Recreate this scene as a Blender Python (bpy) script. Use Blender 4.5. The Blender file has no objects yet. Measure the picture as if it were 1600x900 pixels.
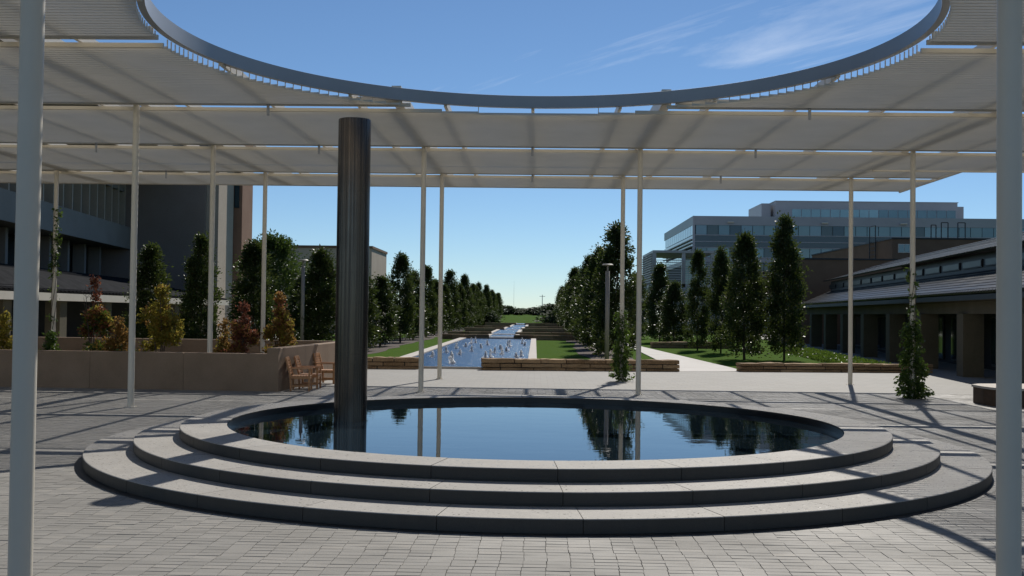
import bpy, math, random
import numpy as np
from mathutils import Vector, Matrix
R = math.radians
random.seed(7)
rng = np.random.default_rng(11)
scene = bpy.context.scene
col = scene.collection

# ------------------------------------------------------------------ camera
cam_data = bpy.data.cameras.new('camera')
cam = bpy.data.objects.new('camera', cam_data)
col.objects.link(cam)
cam_data.sensor_width = 36.0
cam_data.lens = 38.25
cam_data.clip_start = 0.1
cam_data.clip_end = 6000
yaw, pitch, roll = 0.0215, 0.0232, 0.0121
fw = Vector((-math.sin(yaw) * math.cos(pitch), math.cos(yaw) * math.cos(pitch), math.sin(pitch)))
rt = Vector((math.cos(yaw), math.sin(yaw), 0))
up = rt.cross(fw)
rt2 = rt * math.cos(roll) + up * math.sin(roll)
up2 = -rt * math.sin(roll) + up * math.cos(roll)
cam.matrix_world = Matrix(((rt2.x, up2.x, -fw.x, 0), (rt2.y, up2.y, -fw.y, 0), (rt2.z, up2.z, -fw.z, 2.1), (0, 0, 0, 1)))
scene.camera = cam

# ------------------------------------------------------------------ sky, sun, exposure
SUN_EL, SUN_AZ = R(41), R(15.2)          # azimuth measured clockwise from +Y
world = bpy.data.worlds.new('World')
scene.world = world
world.use_nodes = True
wn, wl = world.node_tree.nodes, world.node_tree.links
wn.clear()
w_out = wn.new('ShaderNodeOutputWorld')
w_bg = wn.new('ShaderNodeBackground')
w_bg.inputs['Strength'].default_value = 0.084
sky = wn.new('ShaderNodeTexSky')
sky.sky_type = 'NISHITA'
sky.sun_disc = False
sky.sun_elevation = SUN_EL
sky.sun_rotation = SUN_AZ
sky.altitude = 200
sky.air_density = 0.8
sky.dust_density = 0.03
sky.ozone_density = 7.0
# thin cirrus over the whole sky
CLOUD_LOC = (1.3, 5.2, 0)
w_tc = wn.new('ShaderNodeTexCoord')
w_sep = wn.new('ShaderNodeSeparateXYZ')
wl.new(w_tc.outputs['Generated'], w_sep.inputs[0])
def wmath(op, a, b=None):
    n = wn.new('ShaderNodeMath'); n.operation = op
    for i, v in enumerate((a, b)):
        if v is None: continue
        if isinstance(v, (int, float)): n.inputs[i].default_value = v
        else: wl.new(v, n.inputs[i])
    return n.outputs[0]
zc = wmath('MAXIMUM', w_sep.outputs['Z'], 0.03)
px_ = wmath('DIVIDE', w_sep.outputs['X'], zc)
py_ = wmath('DIVIDE', w_sep.outputs['Y'], zc)
w_cmb = wn.new('ShaderNodeCombineXYZ')
wl.new(px_, w_cmb.inputs[0]); wl.new(py_, w_cmb.inputs[1])
w_rot = wn.new('ShaderNodeMapping')
w_rot.inputs['Rotation'].default_value = (0, 0, R(62))
wl.new(w_cmb.outputs[0], w_rot.inputs[0])
w_map = wn.new('ShaderNodeMapping')
w_map.inputs['Location'].default_value = CLOUD_LOC
w_map.inputs['Scale'].default_value = (0.35, 1.6, 1)
wl.new(w_rot.outputs[0], w_map.inputs[0])
w_no = wn.new('ShaderNodeTexNoise')
w_no.inputs['Scale'].default_value = 0.85
w_no.inputs['Detail'].default_value = 9
w_no.inputs['Roughness'].default_value = 0.62
w_no.inputs['Distortion'].default_value = 0.7
wl.new(w_map.outputs[0], w_no.inputs['Vector'])
w_rmp = wn.new('ShaderNodeMapRange')
w_rmp.inputs['From Min'].default_value = 0.58
w_rmp.inputs['From Max'].default_value = 0.86
w_rmp.inputs['To Max'].default_value = 0.6
wl.new(w_no.outputs['Fac'], w_rmp.inputs['Value'])
w_mix = wn.new('ShaderNodeMix'); w_mix.data_type = 'RGBA'
hi = wn.new('ShaderNodeMapRange'); hi.interpolation_type = 'SMOOTHSTEP'
hi.inputs['From Min'].default_value = 0.10; hi.inputs['From Max'].default_value = 0.24
wl.new(w_sep.outputs['Z'], hi.inputs['Value'])
wl.new(wmath('MULTIPLY', w_rmp.outputs['Result'], hi.outputs['Result']), w_mix.inputs['Factor'])
w_tint = wn.new('ShaderNodeMix'); w_tint.data_type = 'RGBA'; w_tint.blend_type = 'MULTIPLY'
w_tint.inputs['Factor'].default_value = 1.0
w_tint.inputs['B'].default_value = (1.0, 1.0, 0.95, 1)      # clear, slightly cyan air
wl.new(sky.outputs[0], w_tint.inputs['A'])
wl.new(w_tint.outputs['Result'], w_mix.inputs['A'])
w_mix.inputs['B'].default_value = (11.0, 11.6, 12.4, 1)
wl.new(w_mix.outputs['Result'], w_bg.inputs['Color'])
wl.new(w_bg.outputs[0], w_out.inputs[0])

sun_d = bpy.data.lights.new('sun', 'SUN')
sun_d.energy = 4.2
sun_d.angle = R(0.53)
sun_d.color = (1.0, 0.95, 0.87)
sun_o = bpy.data.objects.new('sun', sun_d)
col.objects.link(sun_o)
sdir = Vector((math.sin(SUN_AZ) * math.cos(SUN_EL), math.cos(SUN_AZ) * math.cos(SUN_EL), math.sin(SUN_EL)))
sun_o.rotation_euler = sdir.to_track_quat('Z', 'Y').to_euler()
sun_o.location = sdir * 60

scene.view_settings.view_transform = 'Standard'
scene.view_settings.look = 'None'
scene.view_settings.exposure = 0.12
scene.view_settings.gamma = 1.0
scene.view_settings.use_curve_mapping = False
scene.render.engine = 'CYCLES'
scene.render.resolution_x, scene.render.resolution_y = 1024, 576
scene.cycles.max_bounces = 8
scene.cycles.diffuse_bounces = 4
scene.cycles.glossy_bounces = 4
scene.cycles.transparent_max_bounces = 8

# ------------------------------------------------------------------ helpers
def tag(o, label=None, cat=None, group=None, kind=None):
    if label: o['label'] = label
    if cat: o['category'] = cat
    if group: o['group'] = group
    if kind: o['kind'] = kind
    return o

def empty(name, loc=(0, 0, 0), rz=0.0):
    o = bpy.data.objects.new(name, None)
    o.empty_display_size = 0.2
    col.objects.link(o)
    o.location = loc
    o.rotation_euler = (0, 0, rz)
    return o

class MB:
    """collects shapes, then links them as one mesh object"""
    def __init__(self): self.v = []; self.f = []; self.m = []
    def add(self, vs, fs, mi=0):
        b = len(self.v)
        self.v += [tuple(p) for p in vs]
        self.f += [tuple(b + i for i in f) for f in fs]
        self.m += [mi] * len(fs)
        return self
    def box(self, x0, x1, y0, y1, z0, z1, mi=0):
        vs = [(x0,y0,z0),(x1,y0,z0),(x1,y1,z0),(x0,y1,z0),(x0,y0,z1),(x1,y0,z1),(x1,y1,z1),(x0,y1,z1)]
        return self.add(vs, [(0,3,2,1),(4,5,6,7),(0,1,5,4),(1,2,6,5),(2,3,7,6),(3,0,4,7)], mi)
    def cbox(self, x0, x1, y0, y1, z0, z1, c=0.01, mi=0):
        """box with its top edges chamfered"""
        vs = [(x0,y0,z0),(x1,y0,z0),(x1,y1,z0),(x0,y1,z0),
              (x0,y0,z1-c),(x1,y0,z1-c),(x1,y1,z1-c),(x0,y1,z1-c),
              (x0+c,y0+c,z1),(x1-c,y0+c,z1),(x1-c,y1-c,z1),(x0+c,y1-c,z1)]
        fs = [(0,1,5,4),(1,2,6,5),(2,3,7,6),(3,0,4,7),(4,5,9,8),(5,6,10,9),(6,7,11,10),(7,4,8,11),(8,9,10,11),(0,3,2,1)]
        return self.add(vs, fs, mi)
    def prism(self, poly, z0, z1, mi=0):
        n = len(poly)
        vs = [(p[0], p[1], z0) for p in poly] + [(p[0], p[1], z1) for p in poly]
        fs = [tuple(range(n-1, -1, -1)), tuple(range(n, 2*n))] + [(i, (i+1) % n, n+(i+1) % n, n+i) for i in range(n)]
        return self.add(vs, fs, mi)
    def quad(self, a, b, c, d, mi=0): return self.add([a, b, c, d], [(0, 1, 2, 3)], mi)
    def slab(self, a, b, c, d, t, mi=0):
        """quad given thickness t along its normal (downwards from the given face)"""
        a, b, c, d = map(Vector, (a, b, c, d))
        n = (b - a).cross(d - a).normalized() * -t
        vs = [a, b, c, d, a+n, b+n, c+n, d+n]
        return self.add(vs, [(0,1,2,3),(7,6,5,4),(0,4,5,1),(1,5,6,2),(2,6,7,3),(3,7,4,0)], mi)
    def bar(self, p, q, w, h, mi=0):
        """rectangular bar between two points: w sideways, h upwards"""
        p, q = Vector(p), Vector(q)
        d = (q - p).normalized()
        s = d.cross(Vector((0, 0, 1)))
        if s.length < 1e-4: s = Vector((1, 0, 0))
        s.normalize(); u = s.cross(d).normalized()
        s *= w / 2; u *= h / 2
        vs = [p-s-u, p+s-u, p+s+u, p-s+u, q-s-u, q+s-u, q+s+u, q-s+u]
        return self.add(vs, [(0,1,2,3),(7,6,5,4),(0,4,5,1),(1,5,6,2),(2,6,7,3),(3,7,4,0)], mi)
    def tube(self, p, q, r0, r1=None, n=10, cap=True, mi=0):
        p, q = Vector(p), Vector(q)
        if r1 is None: r1 = r0
        d = (q - p).normalized()
        s = d.cross(Vector((0, 0, 1)))
        if s.length < 1e-4: s = Vector((1, 0, 0))
        s.normalize(); u = s.cross(d).normalized()
        vs = []
        for c, r in ((p, r0), (q, r1)):
            for i in range(n):
                a = 2 * math.pi * i / n
                vs.append(c + s * (r * math.cos(a)) + u * (r * math.sin(a)))
        fs = [(i, (i+1) % n, n+(i+1) % n, n+i) for i in range(n)]
        if cap: fs += [tuple(range(n-1, -1, -1)), tuple(range(n, 2*n))]
        return self.add(vs, fs, mi)
    def lathe(self, cx, cy, prof, n=32, mi=0):
        vs = []; k = len(prof)
        for i in range(n):
            a = 2*math.pi*i/n
            for r, z in prof: vs.append((cx + r*math.cos(a), cy + r*math.sin(a), z))
        fs = []
        for i in range(n):
            j = (i+1) % n
            for t in range(k-1): fs.append((i*k+t, j*k+t, j*k+t+1, i*k+t+1))
        return self.add(vs, fs, mi)
    def mesh(self, name, mats, smooth=False):
        me = bpy.data.meshes.new(name)
        me.from_pydata(self.v, [], self.f)
        for m in (mats if isinstance(mats, (list, tuple)) else [mats]): me.materials.append(m)
        if any(self.m): me.polygons.foreach_set('material_index', self.m)
        if smooth: me.polygons.foreach_set('use_smooth', [True] * len(me.polygons))
        me.update()
        return me
    def build(self, name, mats, parent=None, smooth=False, local=False):
        return link(name, self.mesh(name, mats, smooth), parent, local)

def link(name, me, parent=None, local=False):
    o = bpy.data.objects.new(name, me)
    col.objects.link(o)
    if parent:
        o.parent = parent
        if not local: o.matrix_parent_inverse = world_of(parent).inverted()
    return o

def world_of(o):
    m = Matrix.LocRotScale(o.location, o.rotation_euler, o.scale)
    return world_of(o.parent) @ o.matrix_parent_inverse @ m if o.parent else m

def copy_tree(o, parent=None):
    c = o.copy(); col.objects.link(c)
    if parent: c.parent = parent
    for ch in o.children: copy_tree(ch, c)
    return c

def smooth_by_angle(me, deg=40):
    me.polygons.foreach_set('use_smooth', [True] * len(me.polygons))
    me.set_sharp_from_angle(angle=R(deg))

ORD = ['first', 'second', 'third', 'fourth', 'fifth', 'sixth', 'seventh', 'eighth', 'ninth', 'tenth', 'eleventh', 'twelfth',
       'thirteenth', 'fourteenth', 'fifteenth', 'sixteenth', 'seventeenth', 'eighteenth', 'nineteenth', 'twentieth',
       'twenty-first', 'twenty-second', 'twenty-third', 'twenty-fourth', 'twenty-fifth', 'twenty-sixth', 'twenty-seventh', 'twenty-eighth']

# ------------------------------------------------------------------ materials
class Mat:
    def __init__(self, name):
        self.m = bpy.data.materials.new(name); self.m.use_nodes = True
        self.n = self.m.node_tree.nodes; self.l = self.m.node_tree.links
        self.b = self.n['Principled BSDF']; self.out = self.n['Material Output']
        self._tc = None
    def tc(self, kind='Object'):
        if self._tc is None: self._tc = self.n.new('ShaderNodeTexCoord')
        return self._tc.outputs[kind]
    def geo(self): return self.n.new('ShaderNodeNewGeometry')
    def mapping(self, vec, scale=(1, 1, 1), rot=(0, 0, 0), loc=(0, 0, 0)):
        k = self.n.new('ShaderNodeMapping')
        k.inputs['Scale'].default_value = scale; k.inputs['Rotation'].default_value = rot; k.inputs['Location'].default_value = loc
        self.l.new(vec, k.inputs[0]); return k.outputs[0]
    def noise(self, vec, scale, detail=4, rough=0.55, dist=0.0):
        k = self.n.new('ShaderNodeTexNoise')
        k.inputs['Scale'].default_value = scale; k.inputs['Detail'].default_value = detail
        k.inputs['Roughness'].default_value = rough; k.inputs['Distortion'].default_value = dist
        self.l.new(vec, k.inputs['Vector']); return k.outputs['Fac']
    def voronoi(self, vec, scale, out='Distance', feature='F1'):
        k = self.n.new('ShaderNodeTexVoronoi'); k.feature = feature
        k.inputs['Scale'].default_value = scale
        self.l.new(vec, k.inputs['Vector']); return k.outputs[out]
    def ramp(self, fac, stops):
        k = self.n.new('ShaderNodeValToRGB')
        e = k.color_ramp.elements
        while len(e) < len(stops): e.new(0.5)
        for i, (p, c) in enumerate(stops):
            e[i].position = p; e[i].color = (*c, 1) if len(c) == 3 else c
        self.l.new(fac, k.inputs[0]); return k.outputs[0]
    def rng(self, v, a, b, c, d):
        k = self.n.new('ShaderNodeMapRange')
        for nme, x in (('From Min', a), ('From Max', b), ('To Min', c), ('To Max', d)): k.inputs[nme].default_value = x
        self.l.new(v, k.inputs['Value']); return k.outputs['Result']
    def mix(self, fac, a, b, mode='MIX'):
        k = self.n.new('ShaderNodeMix'); k.data_type = 'RGBA'; k.blend_type = mode
        for nme, x in (('Factor', fac), ('A', a), ('B', b)):
            s = k.inputs[nme]
            if hasattr(x, 'is_linked') or hasattr(x, 'links'): self.l.new(x, s)
            elif nme == 'Factor': s.default_value = x
            else: s.default_value = (*x, 1)
        return k.outputs['Result']
    def bump(self, h, strength=0.3, dist=0.02):
        k = self.n.new('ShaderNodeBump')
        k.inputs['Strength'].default_value = strength; k.inputs['Distance'].default_value = dist
        self.l.new(h, k.inputs['Height']); self.l.new(k.outputs[0], self.b.inputs['Normal'])
    def set(self, **kw):
        for k, v in kw.items():
            s = self.b.inputs[k.replace('_', ' ')]
            if hasattr(v, 'links'): self.l.new(v, s)
            elif isinstance(v, tuple): s.default_value = (*v, 1)
            else: s.default_value = v
        return self

def pos(M): return M.geo().outputs['Position']

def mottled(name, c0, c1, scale=3.0, rough=0.7, bump=0.15, bscale=40, spec=0.4, metallic=0.0, fine=0.0):
    M = Mat(name); p = pos(M)
    cc = M.ramp(M.noise(p, scale, 6, 0.6), [(0.3, c0), (0.7, c1)])
    if fine: cc = M.mix(fine, cc, M.ramp(M.noise(p, bscale * 2, 2), [(0.35, tuple(x*0.55 for x in c0)), (0.65, tuple(min(1, x*1.4) for x in c1))]))
    M.set(Base_Color=cc, Roughness=rough, Metallic=metallic)
    M.b.inputs['Specular IOR Level'].default_value = spec
    if bump: M.bump(M.noise(p, bscale, 4), bump, 0.01)
    return M.m

m_white = mottled('white_painted_steel', (0.63, 0.575, 0.475), (0.69, 0.63, 0.525), 1.2, 0.42, 0.0)
m_louver = mottled('louver_paint', (0.63, 0.60, 0.525), (0.69, 0.655, 0.58), 0.9, 0.5, 0.0)
m_ring = mottled('ring_paint', (0.34, 0.35, 0.36), (0.40, 0.41, 0.42), 0.7, 0.38, 0.0)
m_concrete = mottled('tan_concrete', (0.215, 0.15, 0.10), (0.28, 0.20, 0.138), 1.3, 0.85, 0.2, 30, 0.25, fine=0.12)
m_coping = mottled('pale_stone_coping', (0.42, 0.38, 0.33), (0.52, 0.47, 0.41), 2.0, 0.8, 0.2, 30)
m_path = mottled('pale_concrete_path', (0.50, 0.47, 0.43), (0.60, 0.57, 0.53), 0.7, 0.85, 0.1, 20)
m_bark = mottled('bark', (0.05, 0.038, 0.03), (0.11, 0.09, 0.07), 14, 0.9, 0.8, 40)
m_mulch = mottled('mulch', (0.035, 0.025, 0.018), (0.09, 0.06, 0.04), 9, 0.95, 1.0, 25)
m_dark = mottled('dark_metal', (0.018, 0.018, 0.02), (0.03, 0.03, 0.032), 2, 0.5, 0.0)
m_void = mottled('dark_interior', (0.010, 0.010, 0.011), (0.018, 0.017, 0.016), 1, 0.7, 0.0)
m_brown = mottled('brown_brick_wall', (0.17, 0.105, 0.066), (0.215, 0.138, 0.088), 0.8, 0.85, 0.25, 12, 0.2, fine=0.1)
m_taupe = mottled('taupe_concrete_wall', (0.28, 0.225, 0.195), (0.33, 0.27, 0.235), 0.5, 0.85, 0.2, 6, 0.2, fine=0.1)
m_buff = mottled('buff_concrete_wall', (0.44, 0.365, 0.285), (0.52, 0.44, 0.35), 0.6, 0.85, 0.2, 6, 0.2, fine=0.08)
m_grey_conc = mottled('grey_concrete', (0.26, 0.235, 0.205), (0.32, 0.29, 0.255), 0.4, 0.8, 0.15, 5, 0.25, fine=0.06)
m_cream = mottled('cream_fascia', (0.55, 0.50, 0.42), (0.63, 0.58, 0.50), 0.8, 0.7, 0.1, 8)
m_panel = mottled('grey_metal_panel', (0.36, 0.36, 0.37), (0.42, 0.42, 0.43), 0.3, 0.45, 0.0)
m_spandrel = mottled('blue_spandrel_glass', (0.028, 0.05, 0.068), (0.04, 0.066, 0.085), 0.2, 0.12, 0.0, spec=0.6)
m_wood = mottled('oiled_teak', (0.34, 0.16, 0.065), (0.48, 0.25, 0.11), 18, 0.5, 0.1, 60)
m_olive = mottled('olive_stone', (0.085, 0.075, 0.05), (0.115, 0.10, 0.07), 0.8, 0.85, 0.2, 8, 0.2, fine=0.1)
m_grey_paint = mottled('grey_paint', (0.25, 0.23, 0.20), (0.29, 0.27, 0.235), 1, 0.55, 0.0)
m_redbrown = mottled('red_brown_wall', (0.26, 0.15, 0.10), (0.31, 0.185, 0.125), 0.8, 0.85, 0.25, 12, 0.2, fine=0.1)
m_rust = mottled('dark_wood_planter', (0.05, 0.03, 0.016), (0.085, 0.05, 0.028), 5, 0.7, 0.3, 20)

# glass
def glass(name, base, rough=0.06, metallic=0.12):
    M = Mat(name); p = pos(M)
    M.set(Base_Color=M.ramp(M.noise(p, 0.15, 3), [(0.3, base), (0.7, tuple(x*1.35 for x in base))]), Roughness=rough, Metallic=metallic)
    M.b.inputs['Specular IOR Level'].default_value = 0.8
    return M.m
m_glass = glass('teal_glass', (0.115, 0.185, 0.20))
m_glass_d = glass('dark_teal_glass', (0.02, 0.04, 0.05))
m_glass_b = glass('blue_glass', (0.14, 0.21, 0.235))
m_clere = glass('dim_clerestory_glass', (0.02, 0.03, 0.036), 0.3, 0.0)
m_clere.node_tree.nodes['Principled BSDF'].inputs['Specular IOR Level'].default_value = 0.12
m_glass_l = glass('pale_teal_glass', (0.22, 0.34, 0.35))

# paver stone: own tone per stone
M = Mat('grey_paver'); p = pos(M)
at = M.n.new('ShaderNodeAttribute'); at.attribute_name = 'tone'
base = M.ramp(at.outputs['Fac'], [(0.0, (0.195, 0.185, 0.165)), (0.45, (0.252, 0.24, 0.216)), (0.8, (0.285, 0.268, 0.24)), (1.0, (0.325, 0.30, 0.26))])
dirt = M.noise(p, 0.55, 5, 0.6)
c = M.mix(M.rng(dirt, 0.38, 0.68, 0.0, 0.6), base, (0.175, 0.165, 0.145))
c = M.mix(M.rng(M.noise(M.mapping(p, (1, 1, 1), (0, 0, 0), (7, 3, 0)), 0.23, 6, 0.65), 0.5, 0.72, 0.0, 0.35), c, (0.33, 0.31, 0.27))
c = M.mix(M.rng(M.noise(p, 60, 3), 0.3, 0.7, 0.0, 0.3), c, (0.16, 0.155, 0.15))
c = M.mix(M.rng(M.voronoi(M.mapping(p, (1, 1, 0)), 1.7), 0.0, 0.035, 0.7, 0.0), c, (0.06, 0.055, 0.05))
M.set(Base_Color=c, Roughness=M.rng(dirt, 0.3, 0.7, 0.62, 0.8)); M.b.inputs['Specular IOR Level'].default_value = 0.35
M.bump(M.noise(p, 90, 4), 0.35, 0.004)
m_paver = M.m
m_sand = mottled('joint_sand', (0.085, 0.076, 0.06), (0.14, 0.125, 0.10), 12, 0.95, 0.4, 60)

# far paving: slabs too small to tell apart
M = Mat('far_paving'); p = pos(M)
br = M.n.new('ShaderNodeTexBrick')
br.offset = 0.5; br.inputs['Scale'].default_value = 1.0
br.inputs['Color1'].default_value = (0.27, 0.257, 0.232, 1); br.inputs['Color2'].default_value = (0.24, 0.229, 0.207, 1)
br.inputs['Mortar'].default_value = (0.18, 0.17, 0.155, 1)
br.inputs['Mortar Size'].default_value = 0.008; br.inputs['Brick Width'].default_value = 0.40; br.inputs['Row Height'].default_value = 0.40
M.l.new(p, br.inputs['Vector'])
c = M.mix(M.rng(M.noise(p, 0.4, 5), 0.35, 0.7, 0, 0.3), br.outputs['Color'], (0.20, 0.19, 0.168))
M.set(Base_Color=c, Roughness=0.8); M.bump(M.noise(p, 30, 4), 0.2, 0.004)
m_farpave = M.m

# granite of the pool steps: flamed tops, smoother faces darkened to paint in their shade
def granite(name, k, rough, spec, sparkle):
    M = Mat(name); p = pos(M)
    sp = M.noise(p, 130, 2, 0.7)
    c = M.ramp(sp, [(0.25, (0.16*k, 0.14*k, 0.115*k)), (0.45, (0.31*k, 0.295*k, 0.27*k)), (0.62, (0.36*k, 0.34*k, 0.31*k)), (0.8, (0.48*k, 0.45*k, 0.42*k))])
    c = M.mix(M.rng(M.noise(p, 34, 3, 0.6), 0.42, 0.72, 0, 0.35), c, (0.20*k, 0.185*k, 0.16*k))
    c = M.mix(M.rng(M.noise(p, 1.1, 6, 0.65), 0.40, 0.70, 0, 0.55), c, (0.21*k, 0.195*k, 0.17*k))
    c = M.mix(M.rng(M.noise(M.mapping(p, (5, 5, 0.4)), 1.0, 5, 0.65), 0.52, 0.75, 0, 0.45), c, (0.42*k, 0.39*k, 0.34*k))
    oi = M.n.new('ShaderNodeObjectInfo')
    c = M.mix(M.rng(oi.outputs['Random'], 0, 1, 0, 0.32), c, (0.20*k, 0.185*k, 0.165*k))
    M.set(Base_Color=c)
    if sparkle:
        cell = M.voronoi(p, 55, 'Color')
        sx = M.n.new('ShaderNodeSeparateColor'); M.l.new(cell, sx.inputs[0])
        M.set(Roughness=M.rng(sx.outputs[0], 0.965, 0.985, rough, 0.12))
    else: M.set(Roughness=rough)
    M.b.inputs['Specular IOR Level'].default_value = spec
    M.bump(M.noise(p, 110, 3), 0.5 if sparkle else 0.12, 0.005)
    return M.m
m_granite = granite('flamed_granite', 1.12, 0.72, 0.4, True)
m_granite_shade = granite('shaded_granite', 0.17, 0.5, 0.3, False)
m_poolwall = mottled('black_pool_lining', (0.012, 0.013, 0.014), (0.022, 0.023, 0.024), 2, 0.35, 0.0)

# water
def water(name, base, bscale, bst, rough=0.015, stretch=(1, 1, 1), bd=0.02, spec=0.5):
    M = Mat(name); p = pos(M)
    M.set(Base_Color=base, Roughness=rough)
    M.b.inputs['IOR'].default_value = 1.333
    M.b.inputs['Specular IOR Level'].default_value = spec
    h = M.noise(M.mapping(p, stretch), bscale, 3, 0.5, 0.3)
    M.bump(h, bst, bd)
    return M.m
m_water = water('still_pool_water', (0.010, 0.018, 0.026), 2.6, 0.06, stretch=(0.6, 1.0, 1))
m_water2 = water('rippled_pool_water', (0.016, 0.055, 0.13), 4.5, 0.9, 0.24, bd=0.11, spec=0.18)
M = Mat('white_water'); M.set(Base_Color=(0.95, 0.96, 0.97), Roughness=0.2)
_t = M.n.new('ShaderNodeBsdfTranslucent'); _t.inputs['Color'].default_value = (0.95, 0.96, 0.97, 1)
_m = M.n.new('ShaderNodeMixShader'); _m.inputs[0].default_value = 0.7
M.l.new(M.b.outputs[0], _m.inputs[1]); M.l.new(_t.outputs[0], _m.inputs[2]); M.l.new(_m.outputs[0], M.out.inputs['Surface'])
m_spray = M.m

# tower: brushed dark steel; vertical streaks, the palest painted as reflected highlights
M = Mat('dark_brushed_steel'); p = M.tc('Object')
st = M.noise(M.mapping(p, (38, 38, 0.22)), 1.0, 4, 0.6)
c = M.ramp(st, [(0.32, (0.045, 0.040, 0.036)), (0.52, (0.095, 0.078, 0.064)), (0.66, (0.15, 0.125, 0.104)), (0.78, (0.40, 0.375, 0.34))])
c = M.mix(M.rng(M.noise(p, 2.5, 4), 0.4, 0.75, 0, 0.4), c, (0.05, 0.04, 0.035))
M.set(Base_Color=c, Metallic=0.7, Roughness=M.rng(st, 0.3, 0.7, 0.34, 0.14))
M.bump(st, 0.55, 0.012)
m_tower = M.m

# stone of the dry-laid walls
def stone(name, a, b, cdk):
    M = Mat(name); p = pos(M)
    oi = M.n.new('ShaderNodeObjectInfo')
    c = M.ramp(oi.outputs['Random'], [(0, a), (1, b)])
    lay = M.noise(M.mapping(p, (0.8, 0.8, 9)), 2.0, 5, 0.6)
    c = M.mix(M.rng(lay, 0.35, 0.7, 0, 0.55), c, cdk)
    c = M.mix(M.rng(M.noise(p, 22, 4), 0.4, 0.75, 0, 0.4), c, tuple(min(1, x*1.35) for x in b))
    M.set(Base_Color=c, Roughness=0.88); M.b.inputs['Specular IOR Level'].default_value = 0.2
    M.bump(M.noise(M.mapping(p, (1, 1, 3)), 9, 6, 0.65), 0.9, 0.03)
    return M.m
m_stone = stone('ochre_sandstone', (0.20, 0.125, 0.066), (0.44, 0.305, 0.175), (0.12, 0.07, 0.035))

# grass
M = Mat('lawn_grass'); p = pos(M)
c = M.ramp(M.noise(p, 26, 5, 0.7), [(0.3, (0.030, 0.068, 0.006)), (0.6, (0.062, 0.122, 0.010)), (0.8, (0.10, 0.16, 0.018))])
c = M.mix(M.rng(M.noise(p, 0.5, 5), 0.4, 0.7, 0, 0.35), c, (0.075, 0.11, 0.018))
M.set(Base_Color=c, Roughness=1.0); M.b.inputs['Specular IOR Level'].default_value = 0.03
M.bump(M.noise(p, 40, 4, 0.7), 0.5, 0.04)
m_grass = M.m

# leaves
def leaf(name, stops, rough=0.35, trans=0.25, spec=0.5, tcol=(0.2, 0.3, 0.04)):
    M = Mat(name)
    g = M.geo()
    c = M.ramp(g.outputs['Random Per Island'], stops)
    M.set(Base_Color=c, Roughness=rough); M.b.inputs['Specular IOR Level'].default_value = spec
    tb = M.n.new('ShaderNodeBsdfTranslucent')
    M.l.new(M.mix(0.6, c, tcol), tb.inputs['Color'])
    ms = M.n.new('ShaderNodeMixShader'); ms.inputs[0].default_value = trans
    M.l.new(M.b.outputs[0], ms.inputs[1]); M.l.new(tb.outputs[0], ms.inputs[2]); M.l.new(ms.outputs[0], M.out.inputs['Surface'])
    return M.m
m_mag = leaf('magnolia_leaf', [(0, (0.018, 0.034, 0.010)), (0.6, (0.032, 0.056, 0.016)), (0.88, (0.05, 0.075, 0.022)), (1, (0.08, 0.06, 0.025))], 0.40, 0.26, 0.36, (0.15, 0.20, 0.035))
m_oak = leaf('broad_leaf', [(0, (0.035, 0.062, 0.016)), (0.6, (0.065, 0.105, 0.026)), (1, (0.11, 0.14, 0.04))], 0.42, 0.25, 0.4, (0.13, 0.2, 0.03))
m_far = leaf('far_leaf', [(0, (0.045, 0.062, 0.04)), (1, (0.085, 0.105, 0.06))], 0.6, 0.1, 0.2)  # paler and greyer: distance haze put into the leaf colour
m_red = leaf('red_autumn_leaf', [(0, (0.11, 0.035, 0.025)), (0.6, (0.17, 0.07, 0.04)), (1, (0.20, 0.12, 0.055))], 0.5, 0.45, 0.3, (0.44, 0.16, 0.10))
m_orange = leaf('orange_autumn_leaf', [(0, (0.13, 0.08, 0.02)), (0.6, (0.25, 0.13, 0.035)), (1, (0.15, 0.15, 0.035))], 0.5, 0.45, 0.3, (0.56, 0.32, 0.10))
m_yellow = leaf('yellow_green_leaf', [(0, (0.09, 0.11, 0.018)), (0.6, (0.22, 0.18, 0.025)), (1, (0.30, 0.17, 0.03))], 0.5, 0.45, 0.3, (0.56, 0.48, 0.09))
m_green = leaf('green_leaf', [(0, (0.025, 0.05, 0.010)), (0.7, (0.05, 0.09, 0.015)), (1, (0.09, 0.12, 0.02))], 0.45, 0.3, 0.4, (0.2, 0.32, 0.04))

# ------------------------------------------------------------------ ground
def ground_z(y):
    if y < 170: return -0.03
    if y < 270:
        t = (y - 170) / 100; t = t*t*(3-2*t)
        return -0.03 + 1.5 * t
    return 1.47
mb = MB()
ys = [-600, -60, 20, 100, 170] + list(range(180, 280, 10)) + [400, 900, 5000]
xs = [-4000, -400, -60, 0, 60, 400, 4000]
for y in ys:
    for x in xs: mb.v.append((x, y, ground_z(y)))
for j in range(len(ys)-1):
    for i in range(len(xs)-1):
        a = j*len(xs)+i
        mb.f.append((a, a+1, a+1+len(xs), a+len(xs))); mb.m.append(0)
tag(mb.build('ground', m_grass, smooth=True), kind='structure')

PAVE_Y1 = 30.55
plaza = MB().box(-45, 45, -30, PAVE_Y1, -0.029, -0.013).build('plaza', m_sand)
tag(plaza, kind='structure')
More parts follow.
